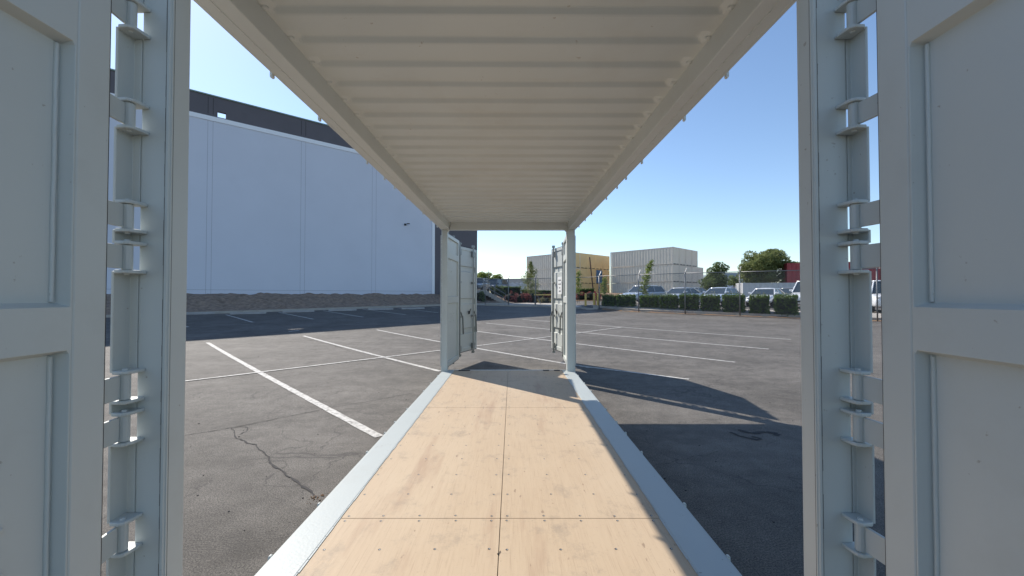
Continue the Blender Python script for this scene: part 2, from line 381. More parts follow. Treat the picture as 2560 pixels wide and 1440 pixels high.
# side sills
tabs_y = [2.17, 2.71, 3.6, 4.1, 4.45, 4.96, 5.88, 6.4, 7.0]
for s_, xo, xi in ((-1, XL, xa), (1, XR, xb)):
    mb = MB(); lo, hi = sorted((xo-s_*.028, xi+s_*.002)); mb.box(lo, hi, 1.42, 7.40, .09, FZ+.006)
    lo, hi = sorted((xo, xo-s_*.0285)); mb.box(lo, hi, 1.42, 7.40, .085, FZ-.012)
    si = mb.build('side_sill', SILLP, C, bevel=.004)
    g = MB(); lo, hi = sorted((xi+s_*.002, xi-s_*.004)); n = 60
    for i in range(n):   # ragged caulk between sill and ply
        y0 = 1.42+i*5.97/n; j = random.uniform(.0, .006); lo, hi = sorted((xi+s_*.003, xi-s_*(.002+j))); g.box(lo, hi, y0, y0+5.97/n*.97, FZ-.01, FZ+.004)
    g.build('sealant', SILLP, si)
    for y in tabs_y:
        t = MB(); lo, hi = sorted((xo, xo+s_*.018)); t.box(lo, hi, y-.012, y+.012, FZ-.06, FZ-.020)
        t.tube((xo+s_*.010, y-.010, FZ-.018), (xo+s_*.010, y+.010, FZ-.018), .009, 10)
        t.build('door_keeper', PAINT, C, bevel=.002)
# top rails
for s_, xo, xi in ((-1, XL, XL+.135), (1, XR, XR-.128)):
    lo, hi = sorted((xo, xi)); mb = MB().box(lo, hi, 1.42, 7.40, RB, RT)
    tr = mb.build('top_rail', PAINT_IN, C, bevel=.006)
    wx = xo-s_*.055; wl = MB()
    for i in range(80):
        y0 = 1.45+i*5.9/80; wl.box(wx-.004+random.uniform(-.001, .001), wx+.004, y0, y0+5.9/80*.93, RB-.0035, RB+.001)
    wl.build('weld_seam', PAINT_IN, tr)
    ex = MB(); lo, hi = sorted((xo+s_*.004, xo+s_*.020)); ex.box(lo, hi, 1.42, 7.40, RB+.006, RB+.09); ex.build('rain_gutter', PAINT_IN, tr, bevel=.002)
    ex = MB(); lo, hi = sorted((xo+s_*.0005, xo+s_*.0035)); ex.box(lo, hi, 1.42, 7.40, RB+.010, RB+.08); ex.build('gasket', RUBBER, tr)
    for y in tabs_y:
        t = MB(); lo, hi = sorted((xo+s_*.021, xo+s_*.036)); t.box(lo, hi, y-.012, y+.012, RB-.002, RB+.06)
        t.tube((xo+s_*.028, y-.010, RB-.004), (xo+s_*.028, y+.010, RB-.004), .009, 10)
        t.build('door_keeper', PAINT_IN, C, bevel=.002)
# corrugated roof
def roof():
    y = 1.44; prof = []
    while y < 7.30:
        p = .218
        prof += [(y, 0), (y+.102, 0), (y+.106, .12), (y+.116, .88), (y+.121, 1), (y+.182, 1), (y+.190, .85), (y+.208, .12)]; y += p
    prof += [(7.34, 0)]
    x0, x1 = XL+.135, XR-.128; L = x1-x0
    fr = [0, .012, .022, .035, .050, .065, .5]; xs = [x0+t for t in fr[:-1]]+[x0+L*k/8 for k in range(1, 8)]+[x1-t for t in fr[:-1]][::-1]
    am = [0, 0, .15, .55, .9, 1]+[1]*7+[1, .9, .55, .15, 0, 0]
    D = .025; v = []; n = len(xs)
    for (yy, d) in prof:
        for i, x in enumerate(xs):
            sag = .006*sin(pi*(x-x0)/L)*sin(yy*1.7); v.append((x, yy+.004*sin(x*2.1), RU-.02+D*d*am[i]+sag*.4))
    m = len(prof); f = [(j*n+i, j*n+i+1, (j+1)*n+i+1, (j+1)*n+i) for j in range(m-1) for i in range(n-1)]
    o = MB().add(v, f).build('roof', PAINT_IN, C, normals=False)
    sm = o.modifiers.new('s', 'SOLIDIFY'); sm.thickness = .003; sm.offset = 1
    ng = len(o.data.polygons)
    tk = MB()
    for s_, xx in ((-1, x0), (1, x1)):
        y = 1.44
        while y < 7.25:
            vv = MB().ellipsoid((xx-s_*.008, y+.163, RU-.018), (.02, .022, .010), 8, 5); tk.add(vv.v, vv.f); y += .218
    me = o.data; bm = bmesh.new(); bm.from_mesh(me); vs = [bm.verts.new(p) for p in tk.v]
    for f_ in tk.f:
        try: bm.faces.new([vs[i] for i in f_])
        except ValueError: pass
    bm.to_mesh(me); bm.free()
    for p in list(me.polygons)[ng:]: p.use_smooth = True
roof()
# end headers and sills
for y0, y1, nm in ((1.405, 1.50, 'near'), (7.30, 7.42, 'far')):
    MB().box(XL+.14, XR-.133, y0, y1, RB, RT-.002).build('door_header', PAINT_IN, C, bevel=.005)
MB().box(XL+.1, XR-.1, 7.397, 7.435, .09, FZ+.004).build('door_sill', PAINT, C, bevel=.003)
MB().box(XL+.12, XR-.12, 1.315, 1.357, .09, FZ+.004).build('door_sill', PAINT, C, bevel=.003)
for x in (-.93, -.83, .62, .82): MB().box(x-.05, x+.06, 7.33, 7.385, FZ+.001, FZ+.012).build('cam_keeper', DARK, C, bevel=.003)
# fillet plates where the far header meets the posts
for s_, xi in ((-1, -1.18), (1, 1.0)):
    MB().prism([(0, 0), (0, -.05), (.05*-s_, 0)], 0, .05).build('gusset', PAINT_IN, C).matrix_local = Matrix.Translation((xi, 7.33, RB)) @ Matrix.Rotation(pi/2, 4, 'X') @ Matrix.Diagonal((1, 1, 1, 1))
# corner castings
for x0 in (XL, XR-.162):
    for y0 in (1.30, 7.26):
        for z0 in (.02, RT-.118+.004):
            if y0 == 1.30 and z0 > 1: y0_ = 1.32
            else: y0_ = y0
            cb = MB().box(x0-.004, x0+.166, y0_, y0_+.178, z0, z0+(.075 if z0 < 1 else .118)); cb.build('corner_casting', PAINT, C, bevel=.01)

HROWS = [(-6, 66), (250, 318), (505, 576), (607, 679), (929, 1002), (1031, 1105), (1297, 1373)]
HZ = [(CZ+(738-b_)*1.355e-3, CZ+(738-a)*1.355e-3) for a, b_ in HROWS]    # (bottom, top)
PZ0, PZ1 = .10, RT-.12
def near_post(s_, inner, outer, yb, lip):
    XC = -.06
    X = lambda w_: XC+s_*w_
    def bx(mb, w0, w1, y0, y1, z0, z1):
        lo, hi = sorted((X(w0), X(w1))); mb.box(lo, hi, y0, y1, z0, z1)
    mb = MB(); bx(mb, inner, outer, 1.400, yb, PZ0, PZ1)
    po = mb.build('corner_post', PAINT, C, bevel=.007)
    m2 = MB(); bx(m2, inner-.003, inner+.02, 1.409, 1.414, PZ0, PZ1); m2.build('weld_bead', PAINT, po, bevel=.0015)
    m2 = MB(); bx(m2, inner-.0006, inner+.01, 1.4195, 1.4205, PZ0, PZ1); m2.build('seam_line', DARK, po)
    m2 = MB(); n = 70
    for i in range(n):
        z = PZ0+(PZ1-PZ0)*i/n; j = random.uniform(0, .0018); bx(m2, inner+.0095, inner+.0105+j, 1.3992, 1.405, z, z+(PZ1-PZ0)/n)
    m2.build('seam_line', mat('old sealant', (.16, .16, .15), .9) if 'old sealant' not in MATS else MATS['old sealant'], po)
    segs = []; prev = PZ1
    for zb, zt in HZ: segs.append((zt-.001, prev)); prev = zb+.001
    segs.append((PZ0, prev)); fl = MB()
    for a, b_ in segs:
        if b_-a < .01: continue
        P = [(outer+.0006, 1.4005), (lip, 1.4005), (lip, 1.342), (lip+.002, 1.340), (lip+.007, 1.340), (lip+.009, 1.342), (lip+.009, 1.412), (outer+.0006, 1.412)]
        fl.prism([(X(p[0]), p[1]) for p in P], a, b_)
    fl.build('hinge_flange', PAINT, po, bevel=.0015)
    for zb, zt in HZ:
        pw_ = lip-.0305; lg = MB(); P = [(lip+.006, 1.3995), (lip+.006, 1.346), (lip-.008, 1.333), (pw_-.010, 1.331), (pw_-.022, 1.340), (pw_-.026, 1.360), (pw_-.028, 1.3995)]
        for z in (zb-.005, zt-.005): lg.prism([(X(p[0]), p[1]) for p in P], z-.0015, z+.0105)
        lg.tube((X(pw_), 1.355, zb-.012), (X(pw_), 1.355, zt+.012), .008, 12)
        lg.build('hinge_lug', PAINT, po, bevel=.003)
    return po
near_post(-1, 1.151, 1.249, 1.493, 1.276); near_post(1, 1.128, 1.243, 1.487, 1.258)
for s_, xo, xi in ((-1, XL, -1.18), (1, XR, 1.0)):
    lo, hi = sorted((xo, xi)); mb = MB().box(lo, hi, 7.27, 7.40, FZ-.02, RB+.06); po = mb.build('corner_post', PAINT, C, bevel=.006)
    lo, hi = sorted((xo-s_*.03, xo-s_*.018)); MB().box(lo, hi, 7.264, 7.2695, FZ, RB-.002).build('weld_bead', PAINT, po)
    for zb, zt in HZ+[(2.5, 2.6)]:
        t = MB(); lo, hi = sorted((xo, xo+s_*.03)); t.box(lo, hi, 7.38, 7.45, zb-.006, zb+.004); t.box(lo, hi, 7.38, 7.45, zt-.004, zt+.006)
        t.tube((xo+s_*.015, 7.45, zb-.01), (xo+s_*.015, 7.45, zt+.01), .014, 8); t.build('hinge_lug', PAINT, po)

# ------------------------------------------------------------ doors
def sheet_profile(z0, z1, rails, dep, ramp=.012):
    """z stations and depth for one pressed sheet; rails are (zb, zt) raised bands"""
    out = []; z = z0
    for a, b_ in rails:
        out += [(z, 0), (z, dep)] if z > z0 else [(z0, dep)]
        out += [(a-ramp, dep), (a, 0)]; z = b_; out += [(b_, 0), (b_+ramp, dep)]; z = b_+ramp
    out += [(z1, dep)]
    r = []
    for q in out:
        if not r or abs(q[0]-r[-1][0]) > 1e-6: r.append(q)
    return r
def door(Wd, H, z0, rails, stile=.10, T=.055, dep=.034, bars=2, handles=True, sign=False, hinge=True, gasket=True, inner_marks=(), endbars=True):
    """local frame: x from hinge edge, y=0 inner face, +y outwards"""
    D = bpy.data.objects.new('door', None); COL.objects.link(D); D.parent = C
    fr = MB(); fr.box(0, stile, 0, T, z0, z0+H); fr.box(Wd-stile*.8, Wd, 0, T, z0, z0+H)
    fr.box(stile, Wd-stile*.8, 0, T, z0+H-.07, z0+H); fr.box(stile, Wd-stile*.8, 0, T, z0, z0+.09)
    fr.build('door_frame', PAINT, D, bevel=.006)
    zz0, zz1 = z0+.09, z0+H-.07; pr = sheet_profile(zz0, zz1, rails, dep)
    xa_, xb_ = stile, Wd-stile*.8; fw = .013
    xs = [(xa_, 0), (xa_+.004, .0), (xa_+fw, 1), (xa_+fw+.006, 1), (xb_-fw-.006, 1), (xb_-fw, 1), (xb_-.004, 0), (xb_, 0)]
    v = []
    for z, d in pr:
        for x, k in xs: v.append((x, .002+d*k, z))
    n = len(xs); f = [(j*n+i, j*n+i+1, (j+1)*n+i+1, (j+1)*n+i) for j in range(len(pr)-1) for i in range(n-1)]
    sh = MB().add(v, f).build('door_panel', PAINT, D); so_ = sh.modifiers.new('s', 'SOLIDIFY'); so_.thickness = .003; so_.offset = 0
    bv = sh.modifiers.new('b', 'BEVEL'); bv.width = .004; bv.segments = 2
    # weld bead in the recess edge
    for (za, zb) in [(pr[0][0], pr[1][0])]+[(a[0], b_[0]) for a, b_ in zip(pr[1:], pr[2:]) if a[1] > 0 and b_[1] > 0]:
        if zb-za > .2:
            wb = MB(); nseg = 26; pp = None
            for i in range(nseg+1):
                k = za+.004+(zb-za-.008)*i/nseg; q_ = (xa_+fw+.011+random.uniform(-.0008, .0008), dep-.001, k)
                if pp: wb.tube(pp, q_, .0055, 8, cap=False)
                pp = q_
            wb.build('weld_bead', PAINT, D, smooth=True)
    if gasket:
        g = MB(); g.box(-.012, -.0005, .012, T-.01, z0-.01, z0+H+.01); g.box(0, Wd, .012, T-.01, z0-.014, z0-.0005); g.box(0, Wd, .012, T-.01, z0+H+.0005, z0+H+.014); g.box(Wd+.0005, Wd+.012, .012, T-.01, z0-.01, z0+H+.01)
        g.build('gasket', RUBBER, D)
    for k in range(bars):
        bx_ = Wd*(.36 if k == 0 else .82) if bars == 2 else Wd*.5
        lb = MB(); lb.tube((bx_, T+.035, z0-.05), (bx_, T+.035, z0+H+.05), .0175, 12)
        for z in (z0-.05, z0+H+.05):
            lb.box(bx_-.045, bx_+.045, T+.015, T+.055, z-.012, z+.012); lb.box(bx_-.03, bx_-.01, T+.0, T+.07, z-.03, z+.03)
        o = lb.build('locking_bar', GALV, D, bevel=.002)
        for z, hh in ((z0+.10, .13), (z0+H-.14, .14), (z0+H*.335, .045), (z0+H*.66, .045)):
            MB().box(bx_-.04, bx_+.04, T+.001, T+.058, z-hh/2, z+hh/2).build('bar_bracket', GALV, D, bevel=.006)
        if handles:
            h = MB(); h.beam((bx_, T+.06, z0+.93), (bx_+.06, T+.075, z0+.80), .03, .012); h.beam((bx_+.06, T+.075, z0+.84), (bx_+.09, T+.075, z0+.42), .032, .012)
            h.build('handle', GALV, D, bevel=.003)
            r = MB(); r.box(bx_-.19, bx_-.155, T+.001, T+.03, z0+.86, z0+.94); r.beam((bx_-.18, T+.03, z0+.90), (bx_-.13, T+.035, z0+.99), .016, .016)
            r.build('handle_retainer', DARK, D, bevel=.004)
    if hinge:
        for zb, zt in HZ:
            hx_, hy_ = hinge; bl = MB(); bl.tube((hx_, hy_, zb+.0065), (hx_, hy_, zt-.0075), .0155, 14)
            bl.prism([(hx_+.008, hy_+.003), (hx_+.008, hy_+.013), (.006, .052), (.006, .040)], zb+.010, zt-.010)
            bl.build('hinge_blade', PAINT, D, bevel=.002)
    if inner_marks:
        for x_, z in inner_marks:
            b1 = MB(); b1.tube((x_, dep+.001, z), (x_, dep-.004, z), .0135, 14); b1.ellipsoid((x_, dep-.004, z), (.0095, .007, .0095), 12, 6); b1.build('bolt_head', PAINT, D, smooth=False, bevel=.001)
    return D
def place(D, hx, hy, ang, mirror=False):
    """hinge edge at hx,hy; ang = heading of the door plane; mirror flips which side is inner"""
    M = Matrix.Translation((hx, hy, 0)) @ Matrix.Rotation(ang, 4, 'Z')
    if mirror: M = M @ Matrix.Diagonal((1, -1, 1, 1))
    D.matrix_local = M
zr = CZ+.0
RAILS = [(.55, .67), (zr-.153, zr-.034), (zr+.72, zr+.84)]
DH = 2.56; DZ = FZ+.01
R_END = [(zr-.153, zr-.034), (zr+.72, zr+.84)]
# near end doors: left inner face looks to +x, runs towards the camera
d1 = door(1.17, DH, DZ, R_END, hinge=(-.129, .054), inner_marks=[(.235, 1.044), (.235, .934)]); place(d1, -1.245, 1.229, radians(-90+3), True)
d2 = door(1.17, DH, DZ, R_END, hinge=(-.121, .026), inner_marks=[(.337, 1.187), (.337, 1.088)]); place(d2, 1.137, 1.235, radians(-90-2), False)
# far end doors
d3 = door(1.12, DH, DZ, R_END, hinge=False, inner_marks=[(.4, 1.1), (.7, 1.1), (.4, 1.25), (.7, 1.25), (.5, 2.1)]); place(d3, -1.235, 7.58, radians(90-4.5), False)
d4 = door(1.12, DH, DZ, R_END, hinge=False); place(d4, 1.052, 7.61, radians(90-3.2), True)
# far side doors, folded back past the corner posts
def seg_door(a, b_, mirror, **k):
    a = Vector(a); b_ = Vector(b_); L = (b_-a).length; R = [(z, z+.12) for z in (.72, 1.42, 2.18)]
    D = door(L, 2.44, DZ+.06, R, stile=.07, hinge=False, **k); dd = b_-a
    place(D, a.x, a.y, math.atan2(dd.y, dd.x), mirror); return D
sp1 = seg_door((-1.335, 7.47), (-1.47, 8.62), True, bars=0)
sp2 = seg_door((-1.46, 8.66), (-.925, 9.97), True, bars=2)
sp3 = seg_door((1.20, 7.52), (1.375, 8.62), False, bars=0)
sp4 = seg_door((1.37, 8.66), (1.03, 9.97), False, bars=2)
# black rubber edge strip of the folded panel, and warning decal on the fourth
for sp in (sp4,):
    g = MB().box(.56, .82, .0895-.001, .0905, DZ+1.40, DZ+1.80); o = g.build('warning_decal', WHT, sp)
    g2 = MB()
    for (z, wd_, hh, m_) in ((1.72, .18, .03, 0), (1.63, .18, .03, 0), (1.545, .07, .035, 1), (1.465, .14, .035, 1)):
        x = .69-wd_/2; k = 0
        while x < .69+wd_/2-.01: g2.box(x, x+.016, .0906, .0916, DZ+z-hh/2*(.6+.4*(k % 2)), DZ+z+hh/2); x += .026; k += 1
    g2.build('decal_print', DARK, o)

# ------------------------------------------------------------ WAREHOUSE
A = Vector((-22.2, 27.9)); BD = Vector((.765, .644)).normalized(); BN = Vector((BD.y, -BD.x))   # BN points to the lot
H = 12.7; ZW = CZ+H; ZP = CZ+1.126*H
WB = empty('warehouse', (A.x, A.y, 0), 0, 'white concrete warehouse with charcoal parapet standing behind the shaded parking bays', 'warehouse')
def s_at(px):      # distance along the facade where picture column px meets it
    u = (px-1280)/1000; return (u*A.y-A.x)/(BD.x-u*BD.y)
def facade(mb, s0, s1, d0, d1, z0, z1):     # d is depth behind the facade plane (negative = proud)
    P = []
    for s_, d in ((s0, d0), (s1, d0), (s1, d1), (s0, d1)):
        q = BD*s_-BN*d; P.append((q.x, q.y))
    mb.prism(P, z0, z1)
sW = s_at(1085); sE = s_at(1193.5); s0 = -45
zb0 = 1.95
mb = MB(); facade(mb, s0, sW-.25, 0, .3, .2, ZW-.2); mb.build('wall', WALLW, WB)
mb = MB(); facade(mb, s0, sW-.25, -.05, .3, ZW-.197, ZW+.12); facade(mb, sW-.247, sW+.05, -.05, .3, .2, ZW+.12); mb.build('white_band', TRIMW, WB)
hs = s_at(549); hw = .25; mb = MB()
hz0, hz1 = ZW+.17, ZW+.62
facade(mb, s0, hs-hw, .04, .34, ZW+.123, ZP); facade(mb, hs+hw, sW+.053, .04, .34, ZW+.123, ZP); facade(mb, hs-hw, hs+hw, .04, .34, ZW+.123, max(hz0, ZW+.2)); facade(mb, hs-hw, hs+hw, .04, .34, hz1, ZP)
mb.build('parapet', WALLD, WB)
mb = MB(); facade(mb, sW+.053, sE, .04, .34, .2, ZP); mb.build('charcoal_wall', WALLD, WB)
mb = MB(); facade(mb, sE-.3, sE, .345, 38, .2, ZP); facade(mb, s0, sE-.31, 37.7, 38, .2, ZP-1.3); facade(mb, s0, s0+.3, .35, 37.6, .2, ZP); mb.build('side_wall', WALLD, WB)
mb = MB(); facade(mb, s0+.3, sE-.31, .41, 37.6, ZW-.6, ZW-.3); mb.build('roof', WALLD, WB)
mb = MB(); facade(mb, s0, sE+.02, -.03, .42, ZP+.002, ZP+.09); mb.build('coping', mat('green coping', (.22, .30, .25), .5), WB)
jb = MB()
for c_ in (514, 527, 750, 761, 929, 939): 
    sj = s_at(c_); facade(jb, sj-.008, sj+.008, -.004, .01, .4, ZW-.21)
facade(jb, s0, sW-.26, -.005, .012, 2.0, 2.018)
jb.build('joint', JOINT, WB)
jb = MB(); 
for c_ in (514, 527, 750, 761): sj = s_at(c_); facade(jb, sj-.02, sj+.02, .036, .05, ZW+.3, ZP-.1)
jb.build('parapet_joint', mat('dark joint', (.06, .055, .06), .9), WB)
# wall lamp
sl_ = s_at(1012); yl = A.y+BD.y*sl_; zl = CZ+(738-560)/1000*yl; q = A+BD*sl_
L_ = empty('security_light', (q.x, q.y, zl), math.atan2(BN.y, BN.x), 'small black security light on an arm high on the white wall', 'light')
L_.scale = (.6, .6, .6)
L_m = MB().box(0.0, .10, -.17, .17, -.22, .10); L_m.build('mounting_box', DARK, L_, bevel=.02)
MB().tube((.1, 0, 0), (.45, .25, .06), .05, 8).build('arm', DARK, L_)
MB().beam((.40, .16, .06), (.72, .42, .03), .24, .12).build('lamp_head', DARK, L_, bevel=.02)

# dirt berm in front of the wall
def berm():
    ns = 200; nd = 14; v = []
    for i in range(ns+1):
        s_ = -12+(sE+14)*i/ns
        for j in range(nd+1):
            d = 4.1*j/nd; q = A+BD*s_+BN*d; k = j/nd
            base = gz(q.x, q.y); top = CZ+.10; z = top+(base+.13-top)*sstep(k*1.02) if k < 1 else base-.02
            z += (noise.noise(Vector((q.x*1.3, q.y*1.3, 0)))*.16+noise.noise(Vector((q.x*4, q.y*4, 5)))*.07)*min(1, (1-k)*3+.1)
            v.append((q.x, q.y, z))
    f = [(i*(nd+1)+j, i*(nd+1)+j+1, (i+1)*(nd+1)+j+1, (i+1)*(nd+1)+j) for i in range(ns) for j in range(nd)]
    o = MB().add(v, f).build('dirt_bank', DIRT, normals=False); tag(o, kind='structure'); return o
berm()
def kerb_line(P, wd=.16, hgt=.15, name='kerb'):
    mb = MB()
    for a, b_ in zip(P, P[1:]):
        n = max(1, int((b_-a).length/1.5))
        for i in range(n):
            p = a.lerp(b_, i/n); q = a.lerp(b_, (i+1)/n*1.0-.004/ max((b_-a).length, .1)); d = (q-p).normalized(); nn = Vector((-d.y, d.x))*wd/2
            v = [];
            for r in (p, q):
                z = gz(r.x, r.y)
                for sg, zz in ((-1, -.1), (1, -.1), (1, hgt), (-1, hgt)): v.append((r.x+nn.x*sg, r.y+nn.y*sg, z+zz))
            mb.add(v, [(0, 1, 5, 4), (1, 2, 6, 5), (2, 3, 7, 6), (3, 0, 4, 7), (3, 2, 1, 0), (4, 5, 6, 7)])
    o = mb.build(name, CONC); tag(o, kind='structure'); return o
k0 = A+BN*4.2
kerb_line([k0+BD*-12, k0+BD*(sE+1.0)], .22)
# wheel stops
for i, px in enumerate((489, 621, 747, 857, 952, 1033)):
    rowb = {489: 786.5, 621: 785.5, 747: 781, 857: 777.5, 952: 775, 1033: 773}[px]
    q = G(px, rowb); w_ = empty('wheel_stop', (q.x, q.y, q.z), math.atan2(BD.y, BD.x), None, 'wheel stop', 'concrete wheel stops along the shaded kerb')
    w_['label'] = ['grey concrete wheel stop beside the left container post, first of the shaded row', 'concrete wheel stop between the first and second shaded bay lines from the left',
                   'concrete wheel stop between the second and third shaded bay lines', 'concrete wheel stop between the third and fourth shaded bay lines',
                   'concrete wheel stop between the fourth and fifth shaded bay lines', 'farthest concrete wheel stop, just left of the far container post'][i]
    pr = [(-.08, 0), (.08, 0), (.065, .10), (.04, .13), (-.04, .13), (-.065, .10)]
    v = [(x, p[0], p[1]) for x in (-.95, .95) for p in pr]; n = 6
    o = MB().add(v, [tuple(range(6)), tuple(range(6, 12))[::-1]]+[(k, (k+1) % 6, 6+(k+1) % 6, 6+k) for k in range(6)]).build('block', STOP, w_, bevel=.015)

# ------------------------------------------------------------ FENCE
RAILZ = 3.09
def chain(a, b_, ztop, base, mb, sp=.085, r=.0032):
    a = Vector(a); b_ = Vector(b_); L = (b_-a).length; d = (b_-a)/L
    h0 = ztop
    n = int(L/sp)+40
    for sg in (1, -1):
        for i in range(-60, n+60):
            # wire from bottom to top at 50 degrees, clipped to panel
            x0 = i*sp; slope = .8; zb = base; hh = ztop-base
            x1 = x0+sg*hh*slope
            t0, t1 = 0, 1
            dx = x1-x0
            for lim in (0, L):
                t = (lim-x0)/dx
                if lim == 0:
                    if dx > 0: t0 = max(t0, t)
                    else: t1 = min(t1, t)
                else:
                    if dx > 0: t1 = min(t1, t)
                    else: t0 = max(t0, t)
            if t1-t0 < .01: continue
            p = [];
            for t in (t0, t1):
                x = x0+dx*t; q = a+d*x; p.append(Vector((q.x, q.y, zb+hh*t)))
            mb.tube(p[0], p[1], r, 3, cap=False)
def fence(name, pts, label, mesh=True, first_arm=True, sp=.085):
    F = empty(name, (pts[0].x, pts[0].y, gz(*pts[0][:2])), 0, label, 'fence'); o0 = F.location.copy()
    def loc(p, z): return Vector((p.x, p.y, z))-o0
    for p in pts:
        z0_ = gz(p.x, p.y); po = MB(); po.tube(loc(p, z0_-.1), loc(p, RAILZ+.02), .036, 10); po.tube(loc(p, RAILZ+.02), loc(p, RAILZ+.05)+Vector((.02, .02, 0)), .036, 10)
        P = po.build('post', CHROME, F, smooth=True)
        ar = MB().beam(loc(p, RAILZ+.02), loc(p, RAILZ+.36)+Vector((.17, .12, 0)), .04, .025).build('arm', CHROME, P)
    rl = MB(); ms = MB()
    for a, b_ in zip(pts, pts[1:]):
        rl.tube(loc(a, RAILZ), loc(b_, RAILZ), .022, 8)
        if mesh:
            za = (gz(a.x, a.y)+gz(b_.x, b_.y))/2+.06
            aa = loc(a, 0); bb = loc(b_, 0)
            chain((aa.x, aa.y), (bb.x, bb.y), RAILZ-o0.z, za-o0.z, ms, sp)
    rl.build('top_rail', CHROME, F, smooth=True)
    if mesh: ms.build('chain_link_mesh', WIRE, F, normals=False)
    for k in range(3):
        bw = MB()
        for a, b_ in zip(pts, pts[1:]): 
            off = Vector((.06+.045*k, .04+.03*k, 0)); bw.tube(loc(a, RAILZ+.12+.1*k)+off, loc(b_, RAILZ+.12+.1*k)+off, .004, 3)
    return F
FP = [G(*p) for p in ((1498, 774), (1597, 780), (1713, 785), (1850, 790))]
dd = (FP[3]-FP[2]); FP += [FP[3]+dd*1.0, FP[3]+dd*2.05, FP[3]+dd*3.1]
fence('chain_link_fence', FP, 'galvanised chain link fence with angled arms in front of the clipped hedges')
FL = [G(*p) for p in ((1100, 761), (1213, 763), (1271, 765), (1339, 766), (1420, 770))]
FL.append(FP[0])
fence('chain_link_fence', FL[:-1], 'dim chain link fence at the far end of the lot, in front of the steps', sp=.11)
# gate leaf between
g0, g1 = FL[-2], FP[0]
GT = empty('sliding_gate', (g0.x, g0.y, gz(g0.x, g0.y)), 0, 'chain link gate leaf between the far fence and the bollards', 'gate'); o0 = GT.location.copy()
mb = MB(); e = 0
mb.tube(Vector((g0.x, g0.y, RAILZ-.05))-o0, Vector((g1.x, g1.y, RAILZ-.05))-o0, .022, 8); mb.build('gate_frame', CHROME, GT)
# kerb, litter strip and planting bed along the fence
off = FN*.42
kerb_line([Vector((p.x, p.y))+off for p in FP[:]]if False else [Vector((FP[0].x, FP[0].y))+off-FD*.6]+[Vector((p.x, p.y))+off for p in FP[1:]], .17, .16)
def bed(P, d0, d1, lift, name, m, jag=0, nsub=40):
    v = []; Q = []
    for a, b_ in zip(P, P[1:]):
        for i in range(nsub): Q.append(a.lerp(b_, i/nsub))
    Q.append(P[-1])
    for q in Q:
        for d in (d0+random.uniform(-jag, jag)*.8, (d0+d1)/2, d1):
            x = q.x+FN.x*d; y = q.y+FN.y*d; v.append((x, y, max(gmesh(x, y), gz(x, y))+lift))
    f = [(3*i+j, 3*i+j+1, 3*i+j+4, 3*i+j+3) for i in range(len(Q)-1) for j in (0, 1)]
    o = MB().add(v, f).build(name, m, normals=False); tag(o, kind='structure'); return o
FP2 = [Vector((p.x, p.y)) for p in FP]
bed(FP2, -.28, .34, .008, 'dirt_strip', DIRT2, .16)
bed(FP2, .50, 1.9, .05, 'planting_bed', CONC)
FL2 = [Vector((p.x, p.y)) for p in FL]
kerb_line([p+Vector((.1, -.55)) for p in FL2[1:-1]]+[FL2[-1]+Vector((-.2, -.4))], .18, .14)
# concrete walk beyond the far fence
v = []; WX = [(-4.2, 37.0), (0, 37.3), (2.5, 35.5), (6.6, 30.7), (9.2, 30.6), (16, 44), (4, 46), (-4.2, 46)]
W = MB(); W.prism(WX, 0, 1); 
W.v = [(x, y, (gz(x, y)+.05 if z == 1 else gz(x, y)-.2)) for x, y, z in W.v]
tag(W.build('concrete_walk', CONC), kind='structure')

# ------------------------------------------------------------ FOLIAGE
def leaves(mb, blobs, n, size, mi=0, shell=.55, flat=0):
    tot = sum(b_[1][0]*b_[1][1]*b_[1][2] for b_ in blobs)
    for c_, r_ in blobs:
        k = int(n*r_[0]*r_[1]*r_[2]/tot)+1
        for i in range(k):
            d = Vector((random.gauss(0, 1), random.gauss(0, 1), random.gauss(0, 1))).normalized(); t = random.uniform(shell, 1)**.6*random.uniform(.93, 1.08)
            p = Vector((c_[0]+d.x*r_[0]*t, c_[1]+d.y*r_[1]*t, c_[2]+d.z*r_[2]*t)); leaf(mb, p, size*random.uniform(.5, 1.3), mi)
def leaf(mb, p, s_, mi=0):
    u = Vector((random.gauss(0, 1), random.gauss(0, 1), random.gauss(0, .7))).normalized(); w_ = u.orthogonal().normalized()
    w_ = (Matrix.Rotation(random.uniform(0, 2*pi), 3, u) @ w_)*.55*s_; u = u*s_
    mb.add([p-u, p+w_*.9, p+u, p-w_], [(0, 1, 2, 3)], mi)
cx_seed = 0
def boxleaves(mb, c_, hx, hy, hz, n, size, mi=0):
    for i in range(n):
        f = random.choice((0, 0, 1, 1, 2)); q = [random.uniform(-1, 1) for _ in range(3)]; q[f] = random.choice((-1, 1))*random.uniform(.72, 1.02) if f < 2 else random.uniform(.7, 1.04)
        m_ = max(abs(q[0]), abs(q[1])); rr = sqrt(q[0]**2+q[1]**2); k = 1 if rr < 1 else 1/max(1, rr**.25)
        p = Vector((c_[0]+q[0]*hx*k, c_[1]+q[1]*hy*k, c_[2]+q[2]*hz)); nn = noise.noise(p*2.9+Vector((cx_seed, 0, 0)))*.17
        p = p+Vector((q[0]*hx, q[1]*hy, q[2]*hz*.5))*nn; leaf(mb, p, size*random.uniform(.5, 1.3), mi)
